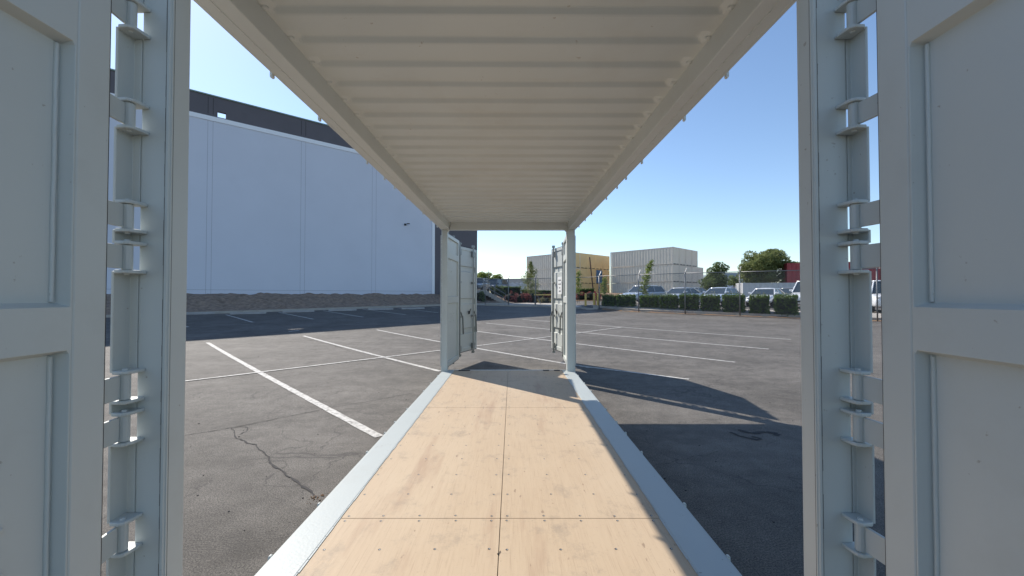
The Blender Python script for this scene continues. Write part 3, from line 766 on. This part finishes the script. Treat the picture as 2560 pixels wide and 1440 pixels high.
def tree(px, row_base, y, blobs, label, leafm, n, size, trunk_r=.15, base_z=None, name='tree', stakes=False, cat='tree', shell=.45):
    """blobs in picture-independent metres: (dx, dy, z above ground, rx, ry, rz)"""
    x = (px-1280)/1000*y; z = gz(x, y) if base_z is None else base_z
    T = empty(name, (x, y, z), 0, label, cat)
    bl = [((b_[0], b_[1], b_[2]), (b_[3], b_[4], b_[5])) for b_ in blobs]
    # break big blobs into clumps
    cl = []
    for c_, r_ in bl:
        k = 16
        for i in range(k):
            d = Vector((random.gauss(0, 1), random.gauss(0, 1), random.gauss(0, 1))).normalized()*random.uniform(.3, .92)
            q = random.uniform(.26, .48); cl.append(((c_[0]+d.x*r_[0], c_[1]+d.y*r_[1], c_[2]+d.z*r_[2]), (r_[0]*q, r_[1]*q, r_[2]*q*random.uniform(.7, 1))))
    mb = MB(); leaves(mb, cl, n, size, shell=shell); mb.build('crown', leafm, T, normals=False)
    tb = MB(); zc = min(b_[2]-b_[5]*.4 for b_ in blobs); tb.tube((0, 0, -.1), (0, 0, max(zc, .4)), trunk_r, 8, trunk_r*.75)
    for c_, r_ in random.sample(cl, min(12, len(cl))):
        tb.tube((0, 0, max(zc, .4)*random.uniform(.7, 1)), c_, trunk_r*.45, 6, trunk_r*.1)
    tb.build('trunk', BARK, T)
    return T
# two broad trees behind the parked cars
def zof(row, y): return CZ+(738-row)/1000*y
yb = 60; zb = gz(37, yb)
tree(1912, 740, yb, [(-1.2, 0, zof(668, yb)-zb, 3.1, 2.6, 2.3), (1.5, .3, zof(660, yb)-zb, 2.9, 2.6, 2.0), (-3.0, -.2, zof(688, yb)-zb, 1.6, 1.6, 1.9), (0, 0, zof(645, yb)-zb, 2.6, 2.3, 1.3), (3.4, 0, zof(662, yb)-zb, 1.7, 1.7, 1.3), (0, 0, zof(695, yb)-zb, 2.8, 2.2, 1.4), (2.4, 0, zof(688, yb)-zb, 2.3, 1.8, 1.4), (-2.0, 0, zof(703, yb)-zb, 2.3, 1.8, 1.1)],
     'wide spreading green tree beside the red container', LEAF[0], 25000, .145, .3)
yb = 54; zb = gz(27, yb)
tree(1791, 740, yb, [(0, 0, zof(688, yb)-zb, 1.6, 1.5, 1.5), (-.3, 0, zof(703, yb)-zb, 2.0, 1.7, 1.5), (.3, 0, zof(672, yb)-zb, 1.3, 1.2, 1.1), (-.2, 0, 1.2, 2.0, 1.6, 1.2)], 'rounded dark green tree just right of the grey container stack', LEAF[1], 11000, .12, .2)
yb = 80; zb = gz(35, yb)
tree(1835, 740, yb, [(0, 0, zof(702, yb)-zb, 1.4, 1.4, 1.2)], 'small pale green tree between the two larger trees', LEAF[2], 2500, .13, .12)
yb = 110
tree(1222, 740, yb, [(-1.2, 0, 5.2, 2.2, 2.2, 2.2), (1.8, 0, 5.0, 2.3, 2, 1.8), (0, 0, 4.0, 3.6, 2.4, 1.6)], 'distant light green tree showing over the steps', LEAF[2], 6500, .24, .2)
yb = 150
tree(1284, 740, yb, [(0, 0, 4.3, 3.2, 2, 1.9)], 'far low green tree left of the conical tree', LEAF[2], 2500, .28, .2)
# conical street tree
yb = 44; x0 = (1327-1280)/1000*yb
T = empty('young_tree', (x0, yb, gz(x0, yb)), 0, 'conical young tree with ragged limbs before the tan-ended container stack', 'tree')
mb = MB(); 
for lv in range(15):
    t = lv/14; zz = .65+3.75*t; rr = (1.5*(1-t)**.85+.10)
    for k in range(7 if lv < 11 else 4):
        a = random.uniform(0, 2*pi); q = rr*random.uniform(.45, 1.12); L0 = Vector((0, 0, zz)); L1 = Vector((cos(a)*q, sin(a)*q, zz+.55*q))
        for i in range(46):
            f = random.uniform(.2, 1.05); p = L0.lerp(L1, f)+Vector([random.gauss(0, .085) for _ in range(3)]); leaf(mb, p, .062*random.uniform(.6, 1.3))
mb.build('crown', [LEAF[0]], T, normals=False)
tb = MB(); tb.tube((0, 0, -.1), (0, 0, 4.3), .05, 8, .012)
for k in (-.35, .35): tb.tube((k, .1, 0), (k, .1, 1.5), .025, 6)
tb.build('trunk', BARK, T)
# staked saplings in the hedge line
def sapling(px, y, h, lean, label, n=700):
    x = (px-1280)/1000*y; z = gz(x, y); T = empty('sapling', (x, y, z), 0, label, 'tree', None); mb = MB()
    for i in range(30):
        t = .30+.70*i/29; c_ = Vector((lean*t*h, 0, h*t)); r = .42*(1-.75*t)+.08; a = i*2.4
        e_ = c_+Vector((cos(a)*r, sin(a)*r, random.uniform(.02, .2)))
        for k in range(n//30): leaf(mb, c_.lerp(e_, random.uniform(.1, 1.1))+Vector([random.gauss(0, .05) for _ in range(3)]), .062*random.uniform(.6, 1.3))
    mb.build('crown', LEAF[2], T, normals=False); MB().tube((0, 0, -.1), (lean*h, 0, h), .022, 6, .008).build('trunk', BARK, T)
    MB().tube((lean*h*.5+.12, .1, 0), (lean*h*.5+.12, .1, h*.62), .02, 6).build('stake', BARK, T); return T
sapling(1599, 31.2, 3.35, .26, 'leaning young tree rising out of the hedges before the grey container stack', 1500)
sapling(1507, 36.5, 2.2, .08, 'small young tree beside the yellow bollards', 900)
sapling(1443, 37.5, 2.9, .05, 'thin young tree showing just right of the far container post', 800)
# hedge blocks
HX = [(1507, 1541), (1541, 1590), (1599, 1648), (1648, 1696), (1696, 1749), (1749, 1802), (1804, 1866), (1870, 1926), (1930, 1998), (2003, 2075), (2080, 2150)]
hl = ['leftmost clipped hedge block, nearest the yellow bollards', 'second hedge block from the left, in front of the silver estate', 'hedge block just right of the leaning young tree',
      'hedge block fourth from the left, before the silver sedan', 'hedge block straddled by the middle fence post', 'hedge block in front of the pale hatchback',
      'hedge block just left of the white sedan, behind a fence post', 'hedge block directly in front of the white sedan', 'wide hedge block touching the right container post',
      'hedge block hidden beside the right container post', 'hedge block seen through the right hinge gap']
def fence_y(px, d):
    u = (px-1280)/1000; b0 = Vector((FP[0].x, FP[0].y))+FN*d; dv = (FP2[3]-FP2[0]).normalized(); s_ = (u*b0.y-b0.x)/(dv.x-u*dv.y); return b0+dv*s_
for i, (a, b_) in enumerate(HX):
    if i >= 9: continue
    pa, pb = fence_y(a, 1.05), fence_y(b_, 1.05); c_ = (pa+pb)/2; hx = (pb-pa).length/2*.91; z = gz(c_.x, c_.y)+.02; hh = zof(739, c_.y)-z+random.uniform(-.03, .04)
    Hd = empty('hedge', (c_.x, c_.y, z), math.atan2(FD.y, FD.x), hl[i]+', dark green and boxy', 'hedge', 'clipped hedge blocks behind the chain link fence')
    mb = MB(); cx_seed = i*3.7; boxleaves(mb, (0, 0, hh/2), hx*.97, .48, hh/2, 2300, .058)
    for k in range(90): leaf(mb, Vector((random.uniform(-hx, hx)*.9, random.uniform(-.4, .4), hh+random.uniform(0, .12))), .05)
    mb.build('foliage', LEAF[3], Hd, normals=False)
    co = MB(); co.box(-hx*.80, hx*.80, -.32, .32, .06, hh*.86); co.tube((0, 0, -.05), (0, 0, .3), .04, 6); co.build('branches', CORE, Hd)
    if i in (0, 2, 3, 5, 6, 7, 8):
        gr = MB(); 
        for k in range(26): 
            x_ = random.gauss(random.choice((-.3, .3))*hx, .12); y_ = random.uniform(-.3, .3); q = Vector((x_, y_, hh*.95)); tp = q+Vector((random.gauss(0, .05), random.gauss(0, .05), random.uniform(.15, .34)))
            gr.add([q-Vector((.006, 0, 0)), q+Vector((.006, 0, 0)), tp], [(0, 1, 2)]); leaf(gr, tp, .03)
        tag(gr.build('weeds', LEAF[5], Hd, normals=False), kind='stuff')
# low shrubs and far hedges beyond the walk
def shrub(px0, px1, y, z0, h, m, n, size, label, name='shrub', cat='shrub', ry=.8, group=None):
    xa_ = (px0-1280)/1000*y; xb_ = (px1-1280)/1000*y; cx = (xa_+xb_)/2; zz = gz(cx, y)+z0
    T = empty(name, (cx, y, zz), 0, label, cat, group); hx = (xb_-xa_)/2; mb = MB()
    cl = [((random.uniform(-hx, hx)*.85, random.uniform(-ry, ry)*.6, h*random.uniform(.25, .62)), (min(hx, .42)*random.uniform(.4, .9), .4, h*random.uniform(.2, .42))) for i in range(max(7, int(hx*16)))]
    leaves(mb, cl, n, size, shell=.3); mb.build('foliage', m, T, normals=False)
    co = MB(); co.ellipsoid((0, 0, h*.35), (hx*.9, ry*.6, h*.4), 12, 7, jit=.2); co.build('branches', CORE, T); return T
def hedge_run(px0, px1, y, z0, h, label):
    xa_ = (px0-1280)/1000*y; xb_ = (px1-1280)/1000*y; cx = (xa_+xb_)/2; zz = gz(cx, y)+z0; T = empty('hedge', (cx, y, zz), 0, label, 'hedge')
    mb = MB(); hx = (xb_-xa_)/2; boxleaves(mb, (0, 0, h/2), hx, .5, h/2, int(1500*hx), .07); mb.build('foliage', LEAF[3], T, normals=False)
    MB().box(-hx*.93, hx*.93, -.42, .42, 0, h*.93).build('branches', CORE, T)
# mound that carries the far planting
mv = []; 
for j in range(9):
    for i in range(41):
        x = .2+i*.42; y = 41.5+j*1.0; z = gz(x, y)+.05+.75*sstep((y-41.8)/4)*sstep((x-.2)/.6)*sstep((16-x)/3); mv.append((x, y, z))
mnd = MB().add(mv, [(j*41+i, j*41+i+1, (j+1)*41+i+1, (j+1)*41+i) for j in range(8) for i in range(40)]).build('planted_bank', DIRT2, normals=False); tag(mnd, kind='structure')
hedge_run(1253, 1302, 46, .55, 1.25, 'dark clipped hedge behind the red shrubs, left of the conical tree')
hedge_run(1303, 1345, 45.5, .45, 1.0, 'lower dark hedge behind the conical tree trunk')
hedge_run(1345, 1386, 46, .45, .95, 'dark hedge between the conical tree and the far right door')
hedge_run(1440, 1484, 45, .45, .85, 'dark low hedge right of the far container post')
red = [(1262, 1292, 'red-leaved shrub nearest the foot of the steps'), (1290, 1318, 'red-leaved shrub in the middle of the red clump'), (1314, 1342, 'red-leaved shrub left of the yellow barrier arm'),
       (1340, 1366, 'brownish red shrub behind the yellow barrier arm'), (1364, 1392, 'reddish shrub behind the far right door'), (1438, 1464, 'red-leaved shrub just right of the far container post'), (1462, 1500, 'red-leaved shrub behind the yellow bollards')]
for i, (a, b_, lb) in enumerate(red):
    shrub(a-2, b_+2, 42.6+.3*(i % 2), .02, 1.35 if i < 3 else 1.15, LEAF[4], 1500, .07, lb, group='red shrubs beyond the far fence')
shrub(1343, 1382, 41.2, .0, .8, LEAF[5], 500, .06, 'tufts of pale grass under the yellow barrier arm')
shrub(1186, 1212, 40.4, .0, 1.45, LEAF[1], 2500, .08, 'black-looking shaded bush against the corner of the warehouse', ry=.6)

shrub(1222, 1262, 44.6, .5, 1.7, LEAF[1], 1500, .07, 'dark bush between the steps and the clipped hedge', ry=.6)
# steps with handrails
y0 = 41.0; xs0 = (1266-1280)/1000*y0; zs = gz(xs0, y0)+.05
ST = empty('staircase', (xs0, y0, zs), 0, 'shaded concrete steps with grey handrails beside the warehouse corner', 'steps')
st = MB()
for k in range(9): st.box(-.26*(k+1), -.26*k-.002, 0, 1.9, .155*k-.3, .155*(k+1))
st.box(-4.6, -.26*9-.002, 0, 1.9, -.3, .155*9+.004); st.build('steps', CONC, ST)
for yy in (.05, 1.85):
    h = MB(); h.tube((-.1, yy, 0), (-.1, yy, .95), .025, 8); h.tube((-2.4, yy, 1.35), (-2.4, yy, 2.35), .025, 8); h.tube((-.1, yy, .95), (-2.4, yy, 2.35), .028, 8)
    h.tube((-2.4, yy, 2.35), (-4.4, yy, 2.35), .025, 8); h.tube((-1.25, yy, .6), (-1.25, yy, 1.65), .02, 8); h.tube((-4.4, yy, 1.35), (-4.4, yy, 2.35), .025, 8); h.tube((-.1, yy, .5), (-2.4, yy, 1.85), .018, 8); h.tube((-2.4, yy, 1.85), (-4.4, yy, 1.85), .018, 8)
    h.build('handrail', CHROME, ST)
# barrier arm, bollards, standpipe
y0 = 38.5; xb0 = (1340-1280)/1000*y0
BA = empty('barrier_gate', (xb0, y0, gz(xb0, y0)), 0, 'pale yellow horizontal barrier arm left of the far right door', 'barrier')
MB().box(-.2, 1.9, -.04, .04, .92, 1.02).build('arm', YEL, BA, bevel=.01); MB().box(1.9, 2.2, -.16, .16, 0, 1.2).build('cabinet', WHT, BA, bevel=.03)
MB().tube((-.1, 0, 0), (-.1, 0, .92), .04, 8).tube((.5, 0, 0), (.15, 0, .92), .025, 6).build('support_post', CHROME, BA)
bl_ = ['yellow bollard standing alone left of the red standpipe', 'yellow bollard immediately left of the red standpipe', 'yellow bollard immediately right of the red standpipe']
b0 = None
for i, px in enumerate((1464, 1485.5, 1494.5)):
    q = G(px, 764.5); 
    if b0 is None:
        b0 = empty('bollard', (q.x, q.y, q.z), 0, bl_[0], 'bollard', 'yellow bollards by the gate'); MB().tube((0, 0, 0), (0, 0, .96), .085, 14).build('shaft', YEL, b0, smooth=False); MB().ellipsoid((0, 0, .955), (.085, .085, .06), 12, 8).build('cap', YEL, b0, smooth=True)
    else:
        o = copy_tree(b0); o.location = q; o['label'] = bl_[i]
q = G(1489.5, 763); SPp = empty('fire_standpipe', (q.x, q.y+.35, q.z), 0, 'red fire standpipe with white marks standing between the bollards', 'standpipe')
MB().tube((0, 0, 0), (0, 0, 1.0), .08, 12).build('pipe', REDP, SPp); MB().tube((-.16, 0, .85), (.16, 0, .85), .07, 10).tube((0, 0, 1.0), (0, 0, 1.14), .1, 10, .05).build('inlet', REDP, SPp)
m_ = MB(); [m_.box(-.03, .03, -.088, -.083, .15+.17*k, .22+.17*k) for k in range(4)]; m_.build('white_mark', WHT, SPp)

# ------------------------------------------------------------ stacked containers
GA = Vector((-.68, .733)).normalized(); GB = Vector((GA.y, -GA.x))
def corr_container(colm, endm, door_end=True):
    """local x along the long side (0..12.19), y across (0..2.438); the x=0 end is the door end"""
    T = bpy.data.objects.new('shipping_container', None); COL.objects.link(T)
    L, Wd, Hh = 12.19, 2.43, 2.93
    for yy, nm in ((0, 1), (Wd, -1)):
        v = []; n = 0; x = .16; pr = []
        while x < L-.2: pr += [(x, .0), (x+.16, 0), (x+.30, .05), (x+.42, .05)]; x += .54
        for x_, d in pr: v += [(x_, yy+nm*(.006+d), .16), (x_, yy+nm*(.006+d), Hh-.12)]
        f = [(2*i, 2*i+2, 2*i+3, 2*i+1) for i in range(len(pr)-1)]
        MB().add(v, f).build('side_panel', colm, T, normals=False)
    fr = MB()
    for yy in (0, Wd-.1):
        fr.box(.1, L-.1, yy, yy+.1, 0.02, .16); fr.box(.1, L-.1, yy, yy+.06, Hh-.12, Hh-.02)
        for x_ in (0, L-.16): fr.box(x_, x_+.16, yy-.002 if yy == 0 else yy-.06, yy+.16 if yy == 0 else yy+.102, 0, Hh)
    for x_ in (.01, L-.11): fr.box(x_, x_+.1, .16, Wd-.16, Hh-.13, Hh-.01); fr.box(x_, x_+.1, .16, Wd-.16, 0.02, .16)
    fr.build('frame', colm, T)
    MB().box(.1, L-.1, .06, Wd-.06, Hh-.05, Hh-.03).build('roof', colm, T)
    for k in range(2):
        d = MB(); y_ = .10+k*1.115; d.box(.03, .07, y_, y_+1.10, .16, Hh-.13)
        for z in (.7, 1.35, 2.0): d.box(.018, .029, y_+.04, y_+1.06, z, z+.02)
        D = d.build('door', endm, T)
        for q_ in (.3, .8): MB().tube((.0, y_+q_, .08), (.0, y_+q_, Hh-.08), .018, 6).build('locking_bar', endm, D)
    for ya in (.22, 1.35): MB().box(.003, .013, ya, ya+.85, 0.03, .15).build('fork_pocket', DARK, T)
    return T
GREYC = mat('stack grey paint', (.80, .70, .57), .6, var=.05, vscale=1, dirt=(.42, .39, .35), dscale=1.5, damt=.25)
GREYE = mat('stack grey end', (.88, .77, .63), .6, var=.04, vscale=1)
TANC = mat('stack tan paint', (.92, .66, .32), .6, var=.05, vscale=.7)
REDC = mat('red container paint', (.33, .035, .04), .5, var=.1, vscale=1)
WHC = mat('off white container paint', (.55, .55, .55), .5, var=.05, vscale=1)
BLUEC = mat('blue container door', (.05, .17, .36), .5, var=.05)
def stack(corner, zb, cols, tiers, protos, tierwords, colwords, stackword, group, skip=(), step=2.50, extra_cols=None):
    ang = math.atan2(GA.y, GA.x)
    for t in range(tiers):
        for c_ in range(cols+(extra_cols[t] if extra_cols else 0)):
            if (t, c_) in skip: continue
            pr = protos(t, c_)
            p = corner+GB*(c_*step); o = copy_tree(pr)
            z = zb+t*2.96
            # local +x = GA, local +y must run along GB: mirror in y
            M = Matrix.Translation((p.x, p.y, z)) @ Matrix.Rotation(ang, 4, 'Z') @ Matrix.Diagonal((1, -1, 1, 1))
            o.matrix_world = M
            o.scale = (1, -1, 1); o.location = (p.x, p.y, z); o.rotation_euler = (0, 0, ang)
            tag(o, '%s container, %s tier, %s of the %s' % (stackword(t, c_), tierwords[t], colwords[c_], group), 'container', group)
    return
pg = corr_container(GREYC, GREYE); pt = corr_container(GREYC, TANC); ptan = corr_container(TANC, TANC); pblue = corr_container(TANC, BLUEC); pr_ = corr_container(REDC, REDC); pw = corr_container(WHC, WHC)
ordn = ['corner column', 'second column from the corner', 'third column from the corner', 'fourth column from the corner', 'fifth column from the corner', 'farthest column']
stack(Vector((27.0, 67.0)), .92, 4, 3, lambda t, c: pg, ['bottom', 'middle', 'top'], ordn, lambda t, c: 'grey', 'grey container stack', extra_cols=[1, 1, 0])
stack(Vector((11.4, 75.5)), .95, 5, 3, lambda t, c: pt if c == 0 else (pblue if (t, c) == (1, 3) else ptan), ['bottom', 'middle', 'top'], ordn,
      lambda t, c: 'grey-sided tan-ended' if c == 0 else ('blue-ended' if (t, c) == (1, 3) else 'tan'), 'tan container stack')
for pr in (pg, pt, ptan, pblue):
    for ch in list(children(pr)):
        for g2 in list(children(ch)): bpy.data.objects.remove(g2)
        bpy.data.objects.remove(ch)
    bpy.data.objects.remove(pr)
# dark gaps (casting spacers) between tiers
# leaning pole against the tan stack
pa = at(1474, 643, 74.0); pb = at(1484, 735, 72.5); 
lp = MB().tube(pb, pa, .11, 8); o = lp.build('leaning_pole', mat('rusty steel', (.10, .05, .035), .8)); tag(o, 'dark rusty pole leaning against the tan container stack', 'pole')
# red container and low white container
def put(o, corner, zb, ang, label, mirror=False):
    o.location = (corner.x, corner.y, zb); o.rotation_euler = (0, 0, ang)
    if mirror: o.scale = (1, -1, 1)
    tag(o, label, 'container')
yr = 58; put(pr_, Vector(((1968-1280)/1000*yr, yr, 0)), zof(708, yr), radians(-18), 'dark red corrugated container raised on another beside the wide tree')
r2 = copy_tree(pr_); r2.location.z = zof(708, yr)-2.92; r2['label'] = 'lower dark red container under the raised red one'
yw = 42; put(pw, Vector(((1857-1280)/1000*yw, yw, 0)), zof(708, yw)-2.89, radians(-14), 'low off-white corrugated container behind the white sedan')
yr3 = 62; r3 = copy_tree(pr_); r3.location = ((1800-1280)/1000*yr3, yr3, zof(718, yr3)-2.89); r3.rotation_euler = (0, 0, radians(5)); r3['label'] = 'dark red container seen low between the rounded tree and white container'
# ------------------------------------------------------------ cars
def car(name, kind, paint, loc, heading, label, scale=1, cat='car'):
    """local +x is the nose"""
    P = dict(sedan=dict(L=4.5, W=1.78, hood=.92, roof=1.44, xw=.95, xr0=.25, xr1=-1.0, xb=-1.75, tail=1.02),
             hatch=dict(L=4.1, W=1.74, hood=.95, roof=1.48, xw=1.0, xr0=.25, xr1=-1.35, xb=-1.9, tail=1.0),
             suv=dict(L=4.7, W=1.85, hood=1.02, roof=1.62, xw=.95, xr0=.3, xr1=-1.85, xb=-2.2, tail=1.1),
             van=dict(L=5.3, W=1.95, hood=1.15, roof=2.0, xw=1.6, xr0=.95, xr1=-2.4, xb=-2.6, tail=1.25))[kind]
    T = empty(name, loc, heading, label, cat); L, Wd = P['L'], P['W']/2
    st = [(-L/2, .45, P['tail']-.12, .86), (-L/2+.08, .28, P['tail']-.03, .93), (P['xb'], .22, P['tail'], .99), (-.6, .2, P['hood']+.04, 1), (P['xw'], .2, P['hood']+.02, 1), (L/2-.75, .22, P['hood']-.07, .98), (L/2-.2, .25, P['hood']-.2, .93), (L/2-.04, .3, P['hood']-.32, .84), (L/2, .36, P['hood']-.42, .78)]
    v = []; n = 10
    for x, z0_, z1_, k in st:
        w_ = Wd*k
        v += [(x, -w_*.92, z0_), (x, -w_, z0_+.18), (x, -w_, z1_-.18), (x, -w_*.95, z1_-.04), (x, -w_*.8, z1_), (x, w_*.8, z1_), (x, w_*.95, z1_-.04), (x, w_, z1_-.18), (x, w_, z0_+.18), (x, w_*.92, z0_)]
    f = [(j*n+i, j*n+(i+1) % n, (j+1)*n+(i+1) % n, (j+1)*n+i) for j in range(len(st)-1) for i in range(n)]+[tuple(range(n)), tuple(range((len(st)-1)*n, len(st)*n))[::-1]]
    b = MB().add(v, f); body = b.build('body', paint, T, smooth=True); sb = body.modifiers.new('s', 'SUBSURF'); sb.levels = 1; sb.render_levels = 2
    zb = P['hood']+.0; zt = P['roof']-.07; wb, wt = Wd*.90, Wd*.70
    xw, xr0, xr1, xb = P['xw'], P['xr0'], P['xr1'], P['xb']
    Bc = [Vector((xw, -wb, zb)), Vector((xw, wb, zb)), Vector((xb, wb, P['tail']-.02)), Vector((xb, -wb, P['tail']-.02))]
    Tc = [Vector((xr0, -wt, zt)), Vector((xr0, wt, zt)), Vector((xr1, wt, zt)), Vector((xr1, -wt, zt))]
    # roof: domed
    rv = []; nx, ny = 7, 7
    for i in range(nx):
        for j in range(ny):
            a = i/(nx-1); c_ = j/(ny-1)*2-1; rv.append((xr0+.06+(xr1-xr0-.12)*a, c_*(wt+.03), zt+.07*(1-c_*c_)**.5*(1-(2*a-1)**4*.7)+.005))
    m = len(rv); rv += [(x, y, zt-.03) for x, y, z in rv]
    rf = [(i*ny+j, i*ny+j+1, (i+1)*ny+j+1, (i+1)*ny+j) for i in range(nx-1) for j in range(ny-1)]; edge = [j for j in range(ny)]+[i*ny+ny-1 for i in range(1, nx)]+[(nx-1)*ny+j for j in range(ny-2, -1, -1)]+[i*ny for i in range(nx-2, 0, -1)]
    rf += [(edge[k], edge[(k+1) % len(edge)], edge[(k+1) % len(edge)]+m, edge[k]+m) for k in range(len(edge))]
    MB().add(rv, rf).build('roof', paint, T, smooth=True)
    pl = MB()
    for a, c_, t in ((0, 0, .07), (1, 1, .07), (2, 2, .09), (3, 3, .09)): pl.beam(Bc[a], Tc[c_], t, t)
    for sgn, (i0, i1) in ((-1, (0, 3)), (1, (1, 2))):
        mb_ = Bc[i0].lerp(Bc[i1], .48); mt = Tc[i0].lerp(Tc[i1], .42); pl.beam(mb_, mt, .06, .05)
        pl.beam(Tc[i0], Tc[i1], .06, .06)
    pl.beam(Tc[0], Tc[1], .06, .06); pl.beam(Tc[2], Tc[3], .06, .06)
    pl.build('pillars', paint, T, bevel=.015)
    def pane(nm, a, b_, c_, d):
        ctr = (a+b_+c_+d)/4; nn = (b_-a).cross(d-a).normalized()
        ax = Vector((xb/2+xw/2, 0, 1.1)); nn = nn if nn.dot(ctr-ax) > 0 else -nn
        v = [q-nn*.008 for q in (a, b_, c_, d)]+[q-nn*.02 for q in (a, b_, c_, d)]
        MB().add(v, [(0, 1, 2, 3), (7, 6, 5, 4), (0, 1, 5, 4), (1, 2, 6, 5), (2, 3, 7, 6), (3, 0, 4, 7)]).build(nm, GLASS, T)
    pane('windshield', Bc[0], Bc[1], Tc[1], Tc[0]); pane('rear_window', Bc[3], Bc[2], Tc[2], Tc[3])
    for (i0, i1) in ((0, 3), (1, 2)):
        pane('side_window', Bc[i0], Bc[i0].lerp(Bc[i1], .48), Tc[i0].lerp(Tc[i1], .42), Tc[i0]); pane('side_window', Bc[i0].lerp(Bc[i1], .48), Bc[i1], Tc[i1], Tc[i0].lerp(Tc[i1], .42))
    for sx in (L/2-.85, -L/2+.85):
        for sy in (-1, 1):
            w_ = MB(); w_.tube((sx, sy*(Wd-.2), .33), (sx, sy*(Wd+.012), .33), .33, 18); W_ = w_.build('wheel', TYRE, T, bevel=.02); MB().tube((sx, sy*(Wd-.02), .33), (sx, sy*(Wd+.018), .33), .21, 12).build('rim', CHROME, W_)
    for sy in (-1, 1):
        MB().box(xw-.28, xw-.10, sy*(Wd+.02)-.10, sy*(Wd+.02)+.10, zb+.05, zb+.19).build('mirror', paint, T, bevel=.04)
        MB().ellipsoid((L/2-.16, sy*Wd*.66, P['hood']-.26), (.14, .2, .08), 10, 6).build('headlight', WHT, T, smooth=True)
    MB().box(L/2-.02, L/2+.015, -.5, .5, .42, .55).build('grille', DARK, T)
    return T
hd = math.atan2(-GB.y, -GB.x)
def cpos(px, y): x = (px-1280)/1000*y; return (x, y, gz(x, y)+.02)
SIL = car_paint('silver car paint', (.42, .45, .49)); SIL2 = car_paint('pale blue car paint', (.50, .56, .64)); WHP = car_paint('white car paint', (.80, .81, .82)); GRYP = car_paint('grey car paint', (.18, .19, .2))
car('parked_car', 'suv', SIL, cpos(1607, 35.5), hd-.1, 'silver estate car with roof rails parked behind the leftmost hedges')
car('parked_car', 'sedan', SIL, cpos(1702, 35.0), hd-.1, 'low silver sedan parked between the estate car and the pale hatchback')
car('parked_car', 'hatch', SIL2, cpos(1800, 32.5), hd-.05, 'pale blue-silver hatchback with black pillar, parked before the rounded tree')
car('parked_car', 'sedan', WHP, cpos(1915, 31.0), hd, 'white sedan parked in front of the low white container')
car('parked_car', 'sedan', GRYP, cpos(1975, 38.0), hd-.1, 'dark low car glimpsed between the white sedan and the right post')
car('parked_truck', 'van', WHP, cpos(2030, 29.5), hd, 'white truck partly hidden by the right container post', cat='truck')
vn = car('parked_van', 'van', WHP, cpos(2215, 25.5), hd+.2, 'white van seen through the gap beside the right door hinges', cat='van')
car('parked_car', 'sedan', GRYP, (cpos(1735, 46)[0], 46, cpos(1735, 46)[2]), hd, 'grey car just showing between the silver sedan and pale hatchback')
yq = 60; dv_ = car('parked_van', 'van', car_paint('dark blue paint', (.03, .05, .10)), ((1240-1280)/1000*yq, yq, zof(697, yq)-2.0), radians(-112), 'dark blue van with pale bonnet beyond the top of the steps', cat='van')
yq = 46; car('parked_car', 'suv', GRYP, ((1196-1280)/1000*yq, yq, 2.0), radians(-100), 'dark parked car on the upper level by the warehouse corner')
# wrapped white trailer and low warehouse roof far left
yq = 70; xq = (1255-1280)/1000*yq; zq = gz(xq, yq)
TR = empty('wrapped_trailer', (xq, yq, zq), 0, 'long white plastic-wrapped trailer behind the dark hedge', 'trailer')
tm = MB(); n = 24
for i in range(n):
    a = i*3.9/n; tm.box(a, a+3.9/n-.01, -.9+.05*sin(i*2.1), .9, .55, 3.15+.10*sin(i*1.3)-(.35 if i > 5 else -.1))
tm.build('wrap', mat('white plastic wrap', (.72, .74, .78), .3, var=.15, vscale=1.5, bump=.5, bscale=3), TR, bevel=.02)
for k in (.6, 3.2): MB().tube((k, -.95, .4), (k, .95, .4), .38, 14).build('wheel', TYRE, TR)
yq = 130; xq = (1262-1280)/1000*yq
FB = empty('distant_building', (xq, yq, .9), 0, 'far low pale building with a flat roof behind the conical tree', 'building')
MB().box(0, 13, 0, 20, 0, 4.6).build('wall', WALLW, FB); MB().box(-.4, 13.4, -.5, 20, 4.61, 6.0).build('roof', mat('tan fascia', (.52, .48, .44), .7), FB)
yq = 100; xq = (1812-1280)/1000*yq
FB = empty('distant_building', (xq, yq, .9), 0, 'far blue-grey warehouse roof between the two big trees', 'building')
MB().box(0, 9, 0, 20, 0, 5.2).build('wall', WALLW, FB); MB().box(-.3, 9.3, -.5, 20, 5.21, 6.3).build('roof', mat('slate fascia', (.30, .36, .40), .7), FB)
yq = 90; xq = (1221-1280)/1000*yq
o = MB().tube((xq, yq, 0), (xq, yq, zof(674, yq)), .09, 6, .05).build('utility_pole', CHROME); tag(o, 'thin grey pole rising above the distant light green tree', 'pole')
